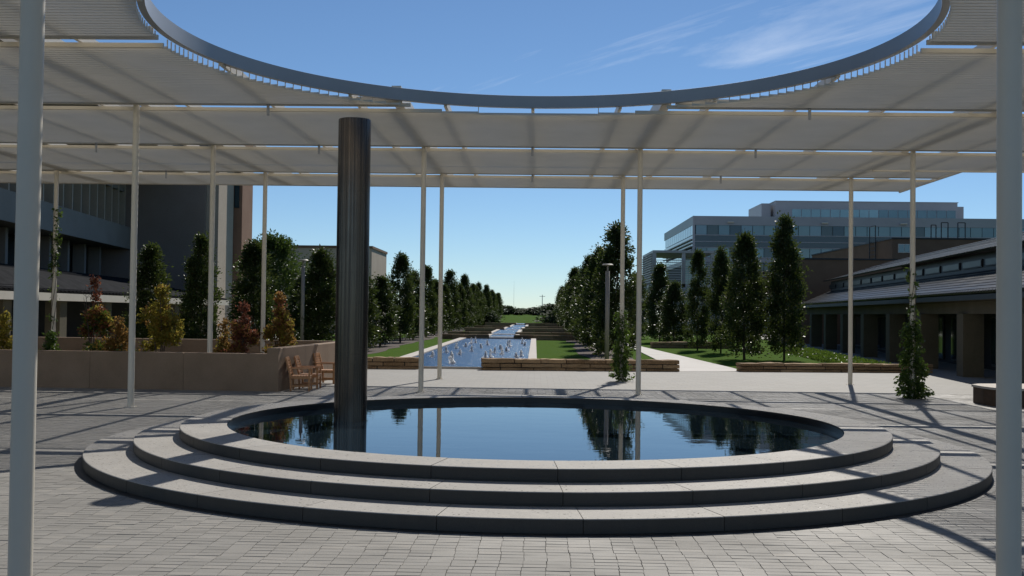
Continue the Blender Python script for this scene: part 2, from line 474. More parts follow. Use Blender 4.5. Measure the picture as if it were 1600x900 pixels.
# far pavement strip beyond the trellis shade: to the lawn wall and round both sides
far = MB().prism([(-45, PAVE_Y1+0.001), (45, PAVE_Y1+0.001), (45, 130), (24.0, 130), (15.0, 42.3), (7.9, 41.35), (-20, 40.2), (-45, 40.2)], -0.028, 0.0).build('pavement', m_farpave)
tag(far, kind='structure')
path = MB().prism([(5.45, 40.9), (7.95, 41.6), (8.0, 44.0), (7.1, 71.5), (7.3, 165), (6.1, 165), (6.25, 71.5)], -0.025, 0.006).build('garden_path', m_path)
tag(path, kind='structure')
path2 = MB().box(-21.0, -18.6, 41, 160, -0.025, 0.006).build('side_path', m_path)
tag(path2, kind='structure')
bed = MB()
for (x0, x1, y0, y1) in ((2.6, 4.9, 48, 165), (-10.9, -8.3, 44, 165)):
    n = 40
    L = []; Rr = []
    for i in range(n+1):
        y = y0 + (y1-y0)*i/n
        L.append((x0 + random.uniform(-.3, .3), y)); Rr.append((x1 + random.uniform(-.3, .3), y))
    for i in range(n):
        bed.quad((*L[i], -0.02), (*Rr[i], -0.02), (*Rr[i+1], -0.02), (*L[i+1], -0.02))
tag(bed.build('planting_bed', m_mulch), kind='structure')

# pavers ------------------------------------------------------------
PW, PD, G, GX = 0.200, 0.116, 0.0056, 0.0020
POOL_X, POOL_Y = 0.0, 16.9
R1, R2, R3, RI = 6.50, 5.86, 5.25, 4.60
HS = 0.149
def tone_attr(me, vals):
    a = me.attributes.new('tone', 'FLOAT', 'FACE')
    a.data.foreach_set('value', vals)
def paver_vs(cx, cy, w, d, z, tilt=(0, 0)):
    c = 0.0018
    out = []
    for (sx, sy) in ((-1,-1),(1,-1),(1,1),(-1,1)): out.append((cx+sx*w/2, cy+sy*d/2, -0.013))
    for (sx, sy) in ((-1,-1),(1,-1),(1,1),(-1,1)):
        out.append((cx+sx*(w/2-c), cy+sy*(d/2-c), z + tilt[0]*sx + tilt[1]*sy))
    return out
PF = [(0,1,5,4),(1,2,6,5),(2,3,7,6),(3,0,4,7),(4,5,6,7)]
variants = []
for k in range(14):
    b = MB().add(paver_vs(0, 0, PW-random.choice((.0005, .0005, .003)), PD-random.uniform(.004, .009), 0.0, (random.uniform(-.001, .001), random.uniform(-.001, .001))), PF)
    me = b.mesh('paver', m_paver); t = 0.15 + 0.7 * (k + 0.5) / 14
    tone_attr(me, [t] * 5); variants.append(me)
single = []; V = []; F = []; T = []
ny0 = int(6.2 / PD); ny1 = int(PAVE_Y1 / PD)
rowshift = 0.0
cand = []
for j in range(ny0, ny1):
    cy = (j + 0.5) * PD
    rowshift += random.choice((-1, 1, 0)) * random.uniform(0.0, 0.012)
    rowshift *= 0.93
    xm = 0.62 * cy + 3.5
    for i in range(int(-xm / PW), int(xm / PW) + 1):
        cx = i * PW + rowshift + random.uniform(-.002, .002)
        if math.hypot(cx - POOL_X, cy - POOL_Y) < R1 - 0.10: continue
        cand.append((cx, cy))
inview = [c for c in cand if c[1] > 8.75 and abs(c[0] + 0.02*c[1]) < 0.47*c[1] and math.hypot(c[0]-POOL_X, c[1]-POOL_Y) > R1+0.05]
inview.sort(key=lambda c: c[1])
chosen = set(inview[:300])
for (cx, cy) in cand:
    if (cx, cy) in chosen:
        o = bpy.data.objects.new('paver', random.choice(variants)); col.objects.link(o)
        o.location = (cx, cy, random.uniform(-.0015, .0015)); o.rotation_euler = (0, 0, random.uniform(-.004, .004))
        o.parent = plaza
    else:
        b = len(V)
        V += paver_vs(cx, cy, PW-random.choice((.0005, .0005, .003)), PD-random.uniform(.004, .009), random.uniform(-.0015, .0015), (random.uniform(-.001, .001), random.uniform(-.001, .001)))
        F += [tuple(b+q for q in f) for f in PF]
        T += [min(1, max(0, random.gauss(0.5, 0.2)))] * 5
me = bpy.data.meshes.new('pavers'); me.from_pydata(V, [], F); me.materials.append(m_paver); tone_attr(me, T); me.update()
tag(link('paving_field', me, plaza), kind='stuff')

# ------------------------------------------------------------------ round stepped pool
pool = tag(empty('round_pool', (POOL_X, POOL_Y, 0)), 'round dark pool with three wide granite steps in the middle of the plaza', 'pool')
def arc_stone(a0, a1, ri, ro, z0, z1, n=7):
    """one curved step stone: flamed top, shade-toned faces, a small chamfer on the outer edge"""
    b = MB(); ch = 0.008
    prof = [(ri, z0), (ro - 0.012, z0), (ro - 0.012, z0 + 0.018), (ro, z0 + 0.022), (ro, z1 - ch), (ro - ch, z1), (ri, z1)]
    k = len(prof); vs = []
    for i in range(n+1):
        a = a0 + (a1-a0)*i/n
        for (r, z) in prof: vs.append((POOL_X + r*math.cos(a), POOL_Y + r*math.sin(a), z))
    b.v = vs
    for i in range(n):
        for t in range(k):
            u = (t+1) % k
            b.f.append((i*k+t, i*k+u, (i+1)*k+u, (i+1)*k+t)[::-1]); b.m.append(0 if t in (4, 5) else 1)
    b.f.append(tuple(range(k))); b.m.append(1)
    b.f.append(tuple(n*k + t for t in range(k-1, -1, -1))); b.m.append(1)
    return b
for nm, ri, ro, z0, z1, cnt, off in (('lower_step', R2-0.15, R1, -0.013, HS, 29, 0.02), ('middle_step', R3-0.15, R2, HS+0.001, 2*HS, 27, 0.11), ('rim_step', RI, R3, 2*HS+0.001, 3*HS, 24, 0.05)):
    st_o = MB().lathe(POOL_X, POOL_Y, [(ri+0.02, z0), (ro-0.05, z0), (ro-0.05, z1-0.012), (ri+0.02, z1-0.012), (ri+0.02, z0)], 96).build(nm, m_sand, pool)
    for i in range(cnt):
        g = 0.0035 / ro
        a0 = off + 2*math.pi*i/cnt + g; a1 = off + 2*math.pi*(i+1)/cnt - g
        me = arc_stone(a0, a1, ri, ro, z0, z1 + random.uniform(-.001, .001)).mesh('step_stone', [m_granite, m_granite_shade])
        link('step_stone', me, st_o)
ZW = 0.345
MB().lathe(POOL_X, POOL_Y, [(RI-0.002, 3*HS-0.03), (RI-0.002, -0.01)], 128).build('pool_lining', m_poolwall, pool, smooth=True)
b = MB(); n = 128
b.add([(POOL_X + (RI-0.003)*math.cos(2*math.pi*i/n), POOL_Y + (RI-0.003)*math.sin(2*math.pi*i/n), ZW) for i in range(n)], [tuple(range(n))])
b.build('water', m_water, pool)
# ring of paving round the foot of the steps
b = MB().lathe(POOL_X, POOL_Y, [(R1+0.10, -0.01), (R1+0.10, 0.003), (R1-0.02, 0.003)], 160)
me = b.mesh('edging', m_granite_shade); link('edging', me, pool)

# ------------------------------------------------------------------ water tower cylinder in the pool
TX, TY = -2.955, 17.5
tower = tag(empty('water_column', (TX, TY, 0)), 'tall dark brushed steel cylinder standing in the round pool', 'sculpture')
b = MB()
prof = [(0.262, 0.05)]
for zj in (1.42, 2.72, 4.02):
    prof += [(0.262, zj-0.006), (0.257, zj-0.004), (0.257, zj+0.004), (0.262, zj+0.006)]
prof += [(0.262, 5.17), (0.258, 5.20), (0.235, 5.20), (0.230, 5.17), (0.230, 4.6)]
b.lathe(TX, TY, prof, 72)
me = b.mesh('shell', m_tower); smooth_by_angle(me, 30); link('shell', me, tower)
b = MB(); b.lathe(TX, TY, [(0.229, 4.62), (0.0, 4.62)], 40); b.build('inner_basin', m_poolwall, tower)
b = MB(); b.lathe(TX, TY, [(0.262, 0.0), (0.31, 0.0), (0.31, 0.06), (0.262, 0.08)], 48); b.build('base_collar', m_tower, tower)

# ------------------------------------------------------------------ trellis
RX, RY, RR = 0.02, 17.46, 6.04
ZR0, ZR1 = 6.56, 6.82
ZL = 6.46
trellis = tag(empty('trellis', (0, 18, 0)), 'white steel louvred trellis on slim columns with a round ring opening over the pool', 'trellis')
COLS = [(-2.99, 6.33), (2.73, 6.33), (-2.99, 28.69), (-2.99, 34.28), (2.73, 28.69), (2.73, 34.28), (-8.61, 23.1), (-8.61, 28.69), (-8.61, 34.28),
        (9.87, 23.1), (9.87, 28.69), (9.87, 34.28), (-15.3, 34.28), (-15.3, 23.1), (9.87, 6.33), (-9.2, 6.33)]
b = MB()
b.lathe(0, 0, [(0.0, 0.0), (0.105, 0.0), (0.105, 0.012), (0.068, 0.016), (0.068, ZL + 0.05), (0.0, ZL + 0.05)], 20)
b.lathe(0, 0, [(0.0, 0.0), (0.135, 0.0), (0.135, 0.010), (0.0, 0.011)], 20)
for k in range(4):
    b.tube((0.12*math.cos(0.785+k*1.571), 0.12*math.sin(0.785+k*1.571), 0.0), (0.12*math.cos(0.785+k*1.571), 0.12*math.sin(0.785+k*1.571), 0.026), 0.011, n=6)
me_col = b.mesh('column', m_white); smooth_by_angle(me_col, 40)
for (x, y) in COLS:
    o = link('column', me_col, trellis); o.location = (x, y, 0)
def hole(y):
    d = abs(y - RY)
    return math.sqrt(RR*RR - d*d) if d < RR else 0.0
def chord(x):
    d = abs(x - RX)
    return math.sqrt(RR*RR - d*d) if d < RR else 0.0
XL = -21.0
def x_right(y): return 12.5 if y > 32.25 else 21.0
Y0, Y1 = 3.4, 37.75
# main beams and purlins run away from the camera, above the louvers, cut by the ring
def y_end(x): return Y1 if x < 12.45 else 32.2
def runs(x, w):
    c = max(chord(x-w), chord(x+w), chord(x))
    return [(Y0, RY-c-0.1), (RY+c+0.1, y_end(x))] if c > 0 else [(Y0, y_end(x))]
for x in (-20.6, -14.9, -8.61, -2.99, 2.73, 9.87, 15.6, 20.6):
    for (a, c) in runs(x, 0.08):
        if c - a > 0.3: MB().box(x-0.10, x+0.10, a, c, ZL+0.09, ZL+0.42).build('main_beam', m_white, trellis)
for k in range(-11, 12):
    x = -0.10 + 1.88 * k
    if x < XL or x > 20.9: continue
    for (a, c) in runs(x, 0.03):
        if c - a > 0.3:
            MB().box(x-0.034, x+0.034, a, c, ZL+0.065, ZL+0.235).build('purlin', m_white, trellis)
# louver rows
PITCH, LW, LH = 0.158, 0.026, 0.041
hang = MB()
def panel(ya, yb, individually=True):
    tilt = lambda y: ZL + 0.07 * ((y - ya) / (yb - ya) - 0.5)     # each bay rises a little away from the pool side
    po_o = None
    def edge(y, w=0.05, h=0.075):
        nonlocal po_o
        hw = max(hole(y-w), hole(y+w)); xr = x_right(y); z = tilt(y)
        for (x0, x1) in ([(XL, RX-hw-0.13), (RX+hw+0.13, xr)] if hw else [(XL, xr)]):
            o = MB().box(x0, x1, y-w/2, y+w/2, z-h/2, z+h/2).build('panel_edge', m_white, po_o or trellis)
            if po_o is None: po_o = o; o.name = 'louver_panel'
    edge(ya); edge(yb)
    hw = max(hole(yb-0.1), hole(yb+0.1))
    for (x0, x1) in ([(XL, RX-hw-0.2), (RX+hw+0.2, x_right(yb))] if hw else [(XL, x_right(yb))]):
        MB().box(x0, x1, yb-0.10, yb-0.02, tilt(yb)+0.04, tilt(yb)+0.155).build('panel_shadow_bar', m_white, po_o)  # bar added on top, unseen from below, to cast the dark edge line
    if ya < 32.25 < yb: MB().box(9.9, 21.0, 32.20, 32.27, ZL-0.05, ZL+0.05).build('panel_edge', m_white, po_o)
    n = int(round((yb - ya) / PITCH))
    jn = None if individually else MB()
    for i in range(1, n):
        y = ya + (yb-ya)*i/n
        xr = x_right(y); z = tilt(y)
        if abs(y - 32.235) < 0.06: continue
        h = hole(y)
        for (x0, x1) in ([(XL, RX-h-0.12), (RX+h+0.12, xr)] if h else [(XL, xr)]):
            bb = jn if jn is not None else MB()
            bb.box(x0, x1, y-LW/2, y+LW/2, z-LH/2, z+LH/2)
            if jn is None: bb.build('louver', m_louver, po_o)
        if h:
            for sg in (-1, 1):
                hx = RX + sg*(h+0.13)
                hang.box(hx-0.008, hx+0.008, y-0.008, y+0.008, z-0.036, ZR0+0.001)
    if jn: tag(jn.build('louver_row', m_louver, po_o), kind='stuff')
rows = [3.4, 6.33, 11.92, 17.51, 23.1, 28.69, 34.28, 37.75]
GAP = 0.13
for i in range(len(rows)-1):
    panel(rows[i] + (GAP if i else 0), rows[i+1] - (GAP if i < len(rows)-2 else 0), i >= 2)
tag(hang.build('hanger_rods', m_white, trellis), kind='stuff')
# side edge bars
MB().box(12.5, 12.55, 32.27, Y1, ZL-0.05, ZL+0.05).build('edge_bar', m_white, trellis)
# ring band
b = MB().lathe(RX, RY, [(RR, ZR0), (RR, ZR1-.004), (RR+0.012, ZR1), (RR+0.10, ZR1), (RR+0.10, ZR1-.015), (RR+0.012, ZR1-.02), (RR+0.012, ZR0+.015), (RR+0.11, ZR0+.015), (RR+0.11, ZR0), (RR, ZR0)], 180)
me = b.mesh('ring_band', m_ring); smooth_by_angle(me, 40); ring_o = link('ring_band', me, trellis)
for i in range(40):
    a = 2*math.pi*(i+0.5)/40
    ca, sa = math.cos(a), math.sin(a)
    MB().bar((RX+(RR+0.06)*ca, RY+(RR+0.06)*sa, 6.69), (RX+(RR+0.075)*ca, RY+(RR+0.075)*sa, 6.69), 0.10, 0.235).build('stiffener', m_white, ring_o)
# spot lamps hanging in the gaps
for (x, y) in [(-5.72, 22.9), (5.72, 22.9), (-5.76, 28.55), (-0.12, 28.55), (5.73, 28.55), (-11.74, 34.15), (-0.13, 34.15), (5.77, 34.15), (12.0, 28.55), (-11.7, 28.55), (-11.7, 22.9), (-5.7, 34.15)]:
    MB().tube((x, y, ZL+0.03), (x, y, ZL-0.22), 0.032, n=10).build('spot_lamp', m_ring, trellis)

# ------------------------------------------------------------------ planter walls on the left, with chairs
def wall_panels(name, p, q, h, t, npan, label, cap=0.0):
    """a wall of cast panels between two ground points; each panel a part with an open joint"""
    p, q = Vector((*p, 0)), Vector((*q, 0))
    d = (q-p); L = d.length; d.normalize(); ang = math.atan2(d.y, d.x)
    w = tag(empty(name, p, ang), label, 'wall')
    bx = MB().box(0.02, L-0.02, 0.02, t-0.02, 0, h-0.04).build('core', m_void, w, local=True)
    for i in range(npan):
        x0 = L*i/npan + 0.004; x1 = L*(i+1)/npan - 0.004
        MB().cbox(x0, x1, 0, t, 0.0, h, 0.012).build('wall_panel', m_concrete, w, local=True)
    return w
wall_panels('planter_wall', (-19.2, 28.75), (-6.63, 28.06), 0.97, 0.30, 5, 'long low tan concrete planter wall along the left of the plaza')
wall_panels('planter_wall', (-6.625, 28.04), (-6.10, 35.4), 1.12, 0.30, 3, 'tan concrete wall behind the wooden chairs, running back from the plaza')
wall_panels('planter_wall', (-19.4, 35.9), (-6.42, 35.42), 1.12, 0.30, 5, 'tan concrete wall closing the back of the planter behind the autumn trees')
tag(MB().prism([(-19.3, 28.95), (-6.9, 28.4), (-6.45, 35.3), (-19.3, 35.85)], -0.02, 0.45).build('planter_soil', m_mulch), kind='structure')

def make_chair():
    c = empty('wooden_armchair')
    hw, dp = 0.29, 0.27           # faces local +X
    for sy in (-1, 1):
        MB().box(dp-0.05, dp, sy*hw-0.025, sy*hw+0.025, 0, 0.62).build('leg', m_wood, c, local=True)
        MB().bar((-dp+0.02, sy*hw, 0), (-dp-0.0, sy*hw, 0.42), 0.05, 0.05).bar((-dp, sy*hw, 0.42), (-dp-0.13, sy*hw, 0.92), 0.05, 0.045).build('back_leg', m_wood, c, local=True)
        MB().cbox(-dp-0.06, dp+0.05, sy*hw-0.035, sy*hw+0.035, 0.62, 0.65, 0.006).build('armrest', m_wood, c, local=True)
        MB().box(-dp, dp-0.05, sy*hw-0.014, sy*hw+0.014, 0.12, 0.16).build('stretcher', m_wood, c, local=True)
        MB().box(-dp, dp-0.05, sy*hw-0.016, sy*hw+0.016, 0.34, 0.41).build('seat_rail', m_wood, c, local=True)
    for i in range(7):
        x0 = -dp + 0.02 + i*0.076
        MB().cbox(x0, x0+0.062, -hw+0.03, hw-0.03, 0.412, 0.434, 0.004).build('seat_slat', m_wood, c, local=True)
    for i in range(6):
        z = 0.50 + i*0.075
        x = -dp - 0.13*(z-0.42)/0.5
        MB().bar((x, -hw+0.025, z), (x, hw-0.025, z), 0.018, 0.055).build('back_slat', m_wood, c, local=True)
    MB().bar((-dp-0.128, -hw-0.02, 0.925), (-dp-0.128, hw+0.02, 0.925), 0.03, 0.06).build('top_rail', m_wood, c, local=True)
    MB().box(dp-0.045, dp-0.015, -hw+0.025, hw-0.025, 0.34, 0.40).build('front_rail', m_wood, c, local=True)
    return c
ch = make_chair()
for i, (x, y, rz, lab) in enumerate([(-6.14, 28.62, 0.10, 'wooden slatted armchair nearest the corner of the planter wall'),
                                     (-6.07, 29.40, 0.04, 'wooden slatted armchair in the middle of the three by the wall'),
                                     (-5.98, 31.55, -0.10, 'wooden slatted armchair standing apart, nearest the steel cylinder')]):
    o = ch if i == 0 else copy_tree(ch)
    o.location = (x, y, 0); o.rotation_euler = (0, 0, rz); o.scale = (0.95, 0.95, 0.92)
    tag(o, lab, 'chair', 'wooden chairs by the planter wall')

# ------------------------------------------------------------------ dry stone walls
def stone_wall(p, q, courses, t, label, jitter=0.035, avg=1.1):
    p, q = Vector((*p, 0)), Vector((*q, 0)); d = q-p; L = d.length; ang = math.atan2(d.y, d.x)
    w = tag(empty('stone_wall', p, ang), label, 'wall')
    z = -0.02
    H = sum(courses)
    MB().box(0.08, L-0.08, 0.06, t-0.06, -0.02, H-0.08).build('core', m_void, w, local=True)
    for ci, h in enumerate(courses):
        x = 0.0; top = ci == len(courses)-1
        while x < L - 0.05:
            ln = random.uniform(0.6, 1.5) * avg
            if L - x - ln < 0.5: ln = L - x
            b = MB()
            y0 = random.uniform(-jitter, jitter) - (0.02 if top else 0); y1 = t + random.uniform(-jitter, jitter) + (0.02 if top else 0)
            g = 0.017
            dz = random.uniform(-.012, .016) if top else 0
            # an uneven block: grid of points along its length
            n = 5; rings = []
            for i in range(n+1):
                xx = x + g + (ln-2*g)*i/n
                e = 0.020 if 0 < i < n else 0.006
                rr = lambda: random.uniform(-e, e)
                c = 0.022 if 0 < i < n else 0.035
                rings.append([(xx, y0+rr(), z+g), (xx, y1+rr(), z+g), (xx, y1+rr(), z+h-c), (xx, y1-c+rr(), z+h-g*0.5+dz+rr()*.6), (xx, y0+c+rr(), z+h-g*0.5+dz+rr()*.6), (xx, y0+rr(), z+h-c)])
            vs = [v for r_ in rings for v in r_]; fs = []
            for i in range(n):
                for k in range(6):
                    u = (k+1) % 6
                    fs.append((i*6+k, (i+1)*6+k, (i+1)*6+u, i*6+u)[::-1])
            fs.append((0, 1, 2, 3, 4, 5)); fs.append(tuple(n*6+k for k in (5, 4, 3, 2, 1, 0)))
            b.add(vs, fs); b.build('stone', m_stone, w, local=True)
            x += ln
        z += h
    return w
stone_wall((-1.95, 40.0), (5.42, 40.75), [0.12, 0.155, 0.165], 0.55, 'ochre sandstone block wall in front of the lawn right of the long pool')
stone_wall((-9.6, 39.55), (-4.2, 40.0), [0.12, 0.155, 0.165], 0.55, 'ochre sandstone block wall left of the long pool, partly behind the cylinder')
stone_wall((7.75, 41.2), (15.3, 42.2), [0.11, 0.12, 0.125], 0.55, 'ochre sandstone block wall in front of the arcade lawn at right', avg=1.2)

# ------------------------------------------------------------------ long lawn pool with jets and terraces behind
lp = tag(empty('long_pool', (-2.8, 64, 0)), 'long rectangular blue pool with jets between the two lawns', 'pool')
MB().box(-5.45, -0.30, 40.9, 86.6, -0.10, 0.055).build('water', m_water2, lp)
for (x0, x1) in ((-5.98, -5.46), (-0.29, 0.10)):
    for i in range(16):
        y0 = 41.2 + 45.4*i/16
        MB().cbox(x0, x1, y0+0.004, y0+45.4/16-0.004, -0.03, 0.115, 0.01).build('coping_stone', m_coping, lp)
MB().box(-4.15, -2.0, 40.55, 40.9, -0.03, 0.05).build('weir_lip', m_poolwall, lp)
MB().box(-4.15, -2.0, 40.50, 40.56, -0.03, 0.085).build('weir_edge', m_coping, lp)
MB().box(-5.45, -0.30, 86.6, 86.75, -0.03, 0.10).build('end_wall', m_poolwall, lp)
jets = [(-4.67, 49.86), (-4.53, 55.75), (-4.46, 62.13), (-4.15, 65.45), (-3.69, 48.28), (-3.29, 43.48), (-3.63, 52.97), (-3.34, 57.86), (-4.05, 74.41), (-3.14, 63.69), (-3.03, 69.48), (-4.17, 71.57), (-1.96, 62.11), (-2.04, 55.82), (-1.63, 54.1), (-1.51, 58.54), (-1.72, 70.06), (-1.52, 66.55), (-0.84, 49.8), (-0.64, 51.84), (-0.84, 73.08), (-0.63, 69.29), (-2.22, 49.36), (-1.98, 49.06), (-3.5, 46.1)]
def spray_mesh(seed, h):
    rr = random.Random(seed); b = MB()
    for i in range(46):
        t = rr.random() ** 0.8
        r = 0.02 + 0.10 * (1-t) * rr.random() + (0.10*rr.random() if t < 0.12 else 0)
        a = rr.uniform(0, 6.28); s = rr.uniform(0.018, 0.042) * (1.2-0.5*t)
        x, y, z = r*math.cos(a), r*math.sin(a), h*t
        b.add([(x-s, y, z), (x, y-s, z), (x+s, y, z), (x, y+s, z), (x, y, z+s*1.7), (x, y, z-s*1.4)], [(0,1,4),(1,2,4),(2,3,4),(3,0,4),(1,0,5),(2,1,5),(3,2,5),(0,3,5)])
    b.tube((0, 0, 0), (0, 0, h*0.7), 0.05, 0.02, 6)
    return b.mesh('water_jet', m_spray, smooth=True)
sprays = [spray_mesh(i, (0.24, 0.31, 0.40)[i % 3]) for i in range(6)]
for i, (x, y) in enumerate(jets):
    o = link('water_jet', sprays[i % 6]); o.location = (x, y, 0.055); o.rotation_euler = (0, 0, i*1.3)
    tag(o, 'small white jet of water splashing up from the long blue pool', 'fountain jet', 'water jets in the long pool')

terr = [(87.0, -3.66, -1.67, -0.03, 0.38), (95.0, -3.78, -1.71, -0.03, 0.46), (118.0, -3.31, -1.58, -0.03, 0.50), (136.0, -3.08, -1.33, -0.03, 0.50), (165.0, -2.85, -1.54, -0.03, 0.66)]
for i, (y, xl, xr, z0, z1) in enumerate(terr):
    for side, (x0, x1) in (('left', (-7.6, xl)), ('right', (xr, 4.6))):
        w = tag(empty('terrace_wall', ((x0+x1)/2, y, 0)), '%s low brown stone wall from the plaza across the %s of the far pools' % (ORD[i], side), 'wall', 'terrace walls of the pools')
        L = x1-x0; k = 4
        for j in range(k):
            for c in range(2):
                zz0 = z0 + (z1-z0)*c/2; zz1 = z0 + (z1-z0)*(c+1)/2 - 0.006
                off = 0.0 if c else 0.12
                a = x0 + L*j/k + 0.006; e = x0 + L*(j+1)/k - 0.006
                MB().cbox(a, e, y - random.uniform(0, .04), y+0.5, zz0, zz1, 0.02).build('stone', m_stone, w)
    nxt = terr[i+1][0] if i < 4 else 176
    cp = tag(empty('cascade_pool', ((xl+xr)/2, y, 0)), '%s narrow pool of the cascade rising behind the long pool' % ORD[i], 'pool', 'cascade pools')
    zs = z1 - 0.16
    MB().box(xl+0.01, xr-0.01, y+0.05, nxt-0.02, z0, zs).build('water', m_water2, cp)
    MB().box(xl+0.01, xr-0.01, y-0.02, y+0.045, z0, zs+0.02).build('spill_sheet', m_spray, cp)
    for s in (xl-0.35, xr):
        MB().cbox(s, s+0.35, y+0.52, nxt-0.02, z0, zs+0.05, 0.01).build('coping', m_coping, cp)

# ------------------------------------------------------------------ trees
def leaf_mesh(name, centres, dirs, length, width, mat, sd):
    """one folded leaf (two triangles meeting on the midrib) per centre"""
    g = np.random.default_rng(sd)
    n = len(centres)
    d = dirs + g.normal(0, 0.55, (n, 3)); d /= np.linalg.norm(d, axis=1)[:, None] + 1e-9
    w = np.cross(d, g.normal(0, 1, (n, 3))); w /= np.linalg.norm(w, axis=1)[:, None] + 1e-9
    nn = np.cross(d, w)
    s = g.uniform(0.65, 1.25, n)[:, None]
    L = length * s; W = width * s
    base = centres - d*L*0.5; tip = centres + d*L*0.5 - nn*L*0.08
    fold = nn * W * 0.22
    lft = centres - d*L*0.05 + w*W*0.5 + fold; rgt = centres - d*L*0.05 - w*W*0.5 + fold
    V = np.stack([base, rgt, tip, lft], 1).reshape(-1, 3)
    i = np.arange(n) * 4
    F = np.stack([np.stack([i, i+1, i+2], 1), np.stack([i, i+2, i+3], 1)], 1).reshape(-1, 3)
    me = bpy.data.meshes.new(name)
    me.from_pydata(V.tolist(), [], F.tolist())
    me.materials.append(mat); me.update()
    return me

def crown_points(g, n_clumps, per, rad, prof, z0, z1, spread, inner=0.35):
    cs = []; ds = []
    bumps = g.uniform(0, 6.28, (3,))
    for k in range(n_clumps):
        t = g.random() ** 0.9
        a = g.uniform(0, 6.28)
        lump = 1 + 0.18*math.sin(3*a + 9*t + bumps[0]) + 0.15*math.sin(2*a - 17*t + bumps[1]) + g.normal(0, 0.13)
        rmax = rad * np.interp(t, [p_[0] for p_ in prof], [p_[1] for p_ in prof]) * lump
        r = rmax * (inner + (1-inner) * math.sqrt(g.random()))
        c = np.array([r*math.cos(a), r*math.sin(a), z0 + (z1-z0)*t])
        m = max(4, int(per * g.uniform(0.5, 1.5)))
        pts = c + g.normal(0, 1, (m, 3)) * np.array([spread, spread, spread*0.8])
        out = np.array([math.cos(a), math.sin(a), 0.55])
        dd = (pts - c) / (spread*1.3) + out
        cs.append(pts); ds.append(dd)
    return np.concatenate(cs), np.concatenate(ds)

MAG = [(0, 0.70), (0.08, 0.92), (0.25, 1.0), (0.45, 0.92), (0.65, 0.76), (0.8, 0.56), (0.92, 0.30), (1.0, 0.07)]
def trunk_mesh(name, h, r0, g, limbs=6, lean=0.05):
    b = MB(); pts = []
    x = y = 0.0
    for i in range(6):
        z = h*i/5; pts.append((x, y, z)); x += g.uniform(-lean, lean)*h/5; y += g.uniform(-lean, lean)*h/5
    for i in range(5): b.tube(pts[i], pts[i+1], r0*(1-0.17*i), r0*(1-0.17*(i+1)), 7, cap=(i in (0, 4)))
    for i in range(limbs):
        k = 1 + i % 4; a = g.uniform(0, 6.28); l = h*g.uniform(0.12, 0.22)
        p0 = pts[k]; b.tube(p0, (p0[0]+l*math.cos(a), p0[1]+l*math.sin(a), p0[2]+l*1.1), r0*0.35, r0*0.08, 5)
    return b.mesh(name, m_bark, smooth=True)
class TreeKind: pass
def kind(crown, trunk):
    k = TreeKind(); k.crown = crown; k.trunk = trunk; return k
mags = []
for s in range(7):
    g = np.random.default_rng(100+s)
    c, d = crown_points(g, 230, 54, 1.0, MAG, 0.35, 6.0, 0.18)
    mags.append(kind(leaf_mesh('crown', c, d, 0.155, 0.085, m_mag, s), trunk_mesh('trunk', 5.0, 0.075, g)))
BROAD = [(0, 0.35), (0.2, 0.85), (0.45, 1.0), (0.7, 0.88), (0.9, 0.5), (1, 0.15)]
oaks = []
for s in range(2):
    g = np.random.default_rng(200+s)
    c, d = crown_points(g, 300, 42, 2.1, BROAD, 1.3, 6.4, 0.30)
    oaks.append(kind(leaf_mesh('crown', c, d, 0.19, 0.12, m_oak, 20+s), trunk_mesh('trunk', 4.6, 0.13, g, 10)))
fars = []
for s in range(2):
    g = np.random.default_rng(300+s)
    c, d = crown_points(g, 120, 22, 3.4, BROAD, 0.6, 6.5, 0.6)
    fars.append(kind(leaf_mesh('crown', c, d, 0.7, 0.45, m_far, 30+s), trunk_mesh('trunk', 4.0, 0.2, g)))
def plant(k, name, x, y, label, cat, group, h=1.0, w=1.0, rz=None, z=None):
    t = empty(name, (x, y, ground_z(y) if z is None else z), random.uniform(0, 6.28) if rz is None else rz)
    t.scale = (w, w, h)
    link('trunk', k.trunk, t, local=True); link('crown', k.crown, t, local=True)
    tag(t, label, cat, group)
    return t
# the two avenue rows
y = 49.5
rowL = []; rowR = []
for i in range(26):
    hf = random.uniform(0.80, 1.12)
    rowL.append((-9.5 + 0.006*(y-50) + random.uniform(-.25, .25), y, hf)); rowR.append((3.65 + 0.007*(y-50) + random.uniform(-.2, .2), y + random.uniform(-.4, .4), random.uniform(0.82, 1.10)))
    y += 8.6 + (0.0 if i < 14 else 1.0)
rowL[0] = (-9.7, 49.0, 0.80); rowL[1] = (-9.5, 58.1, 0.76); rowL[2] = (-9.5, 66.7, 0.70); rowR[0] = (3.75, 50.6, 1.03); rowR[1] = (3.4, 58.0, 0.93)
for i, (x, y, hf) in enumerate(rowL[:23]):
    plant(mags[i % 7], 'magnolia_tree', x, y, '%s dark magnolia from the plaza in the row left of the pools' % ORD[i], 'tree', 'magnolias left of the pools', hf, random.uniform(0.82, 1.06))
for i, (x, y, hf) in enumerate(rowR[:20]):
    plant(mags[(i*3+1) % 7], 'magnolia_tree', x, y, '%s dark magnolia from the plaza in the row right of the pools' % ORD[i], 'tree', 'magnolias right of the pools', hf, random.uniform(0.84, 1.08))
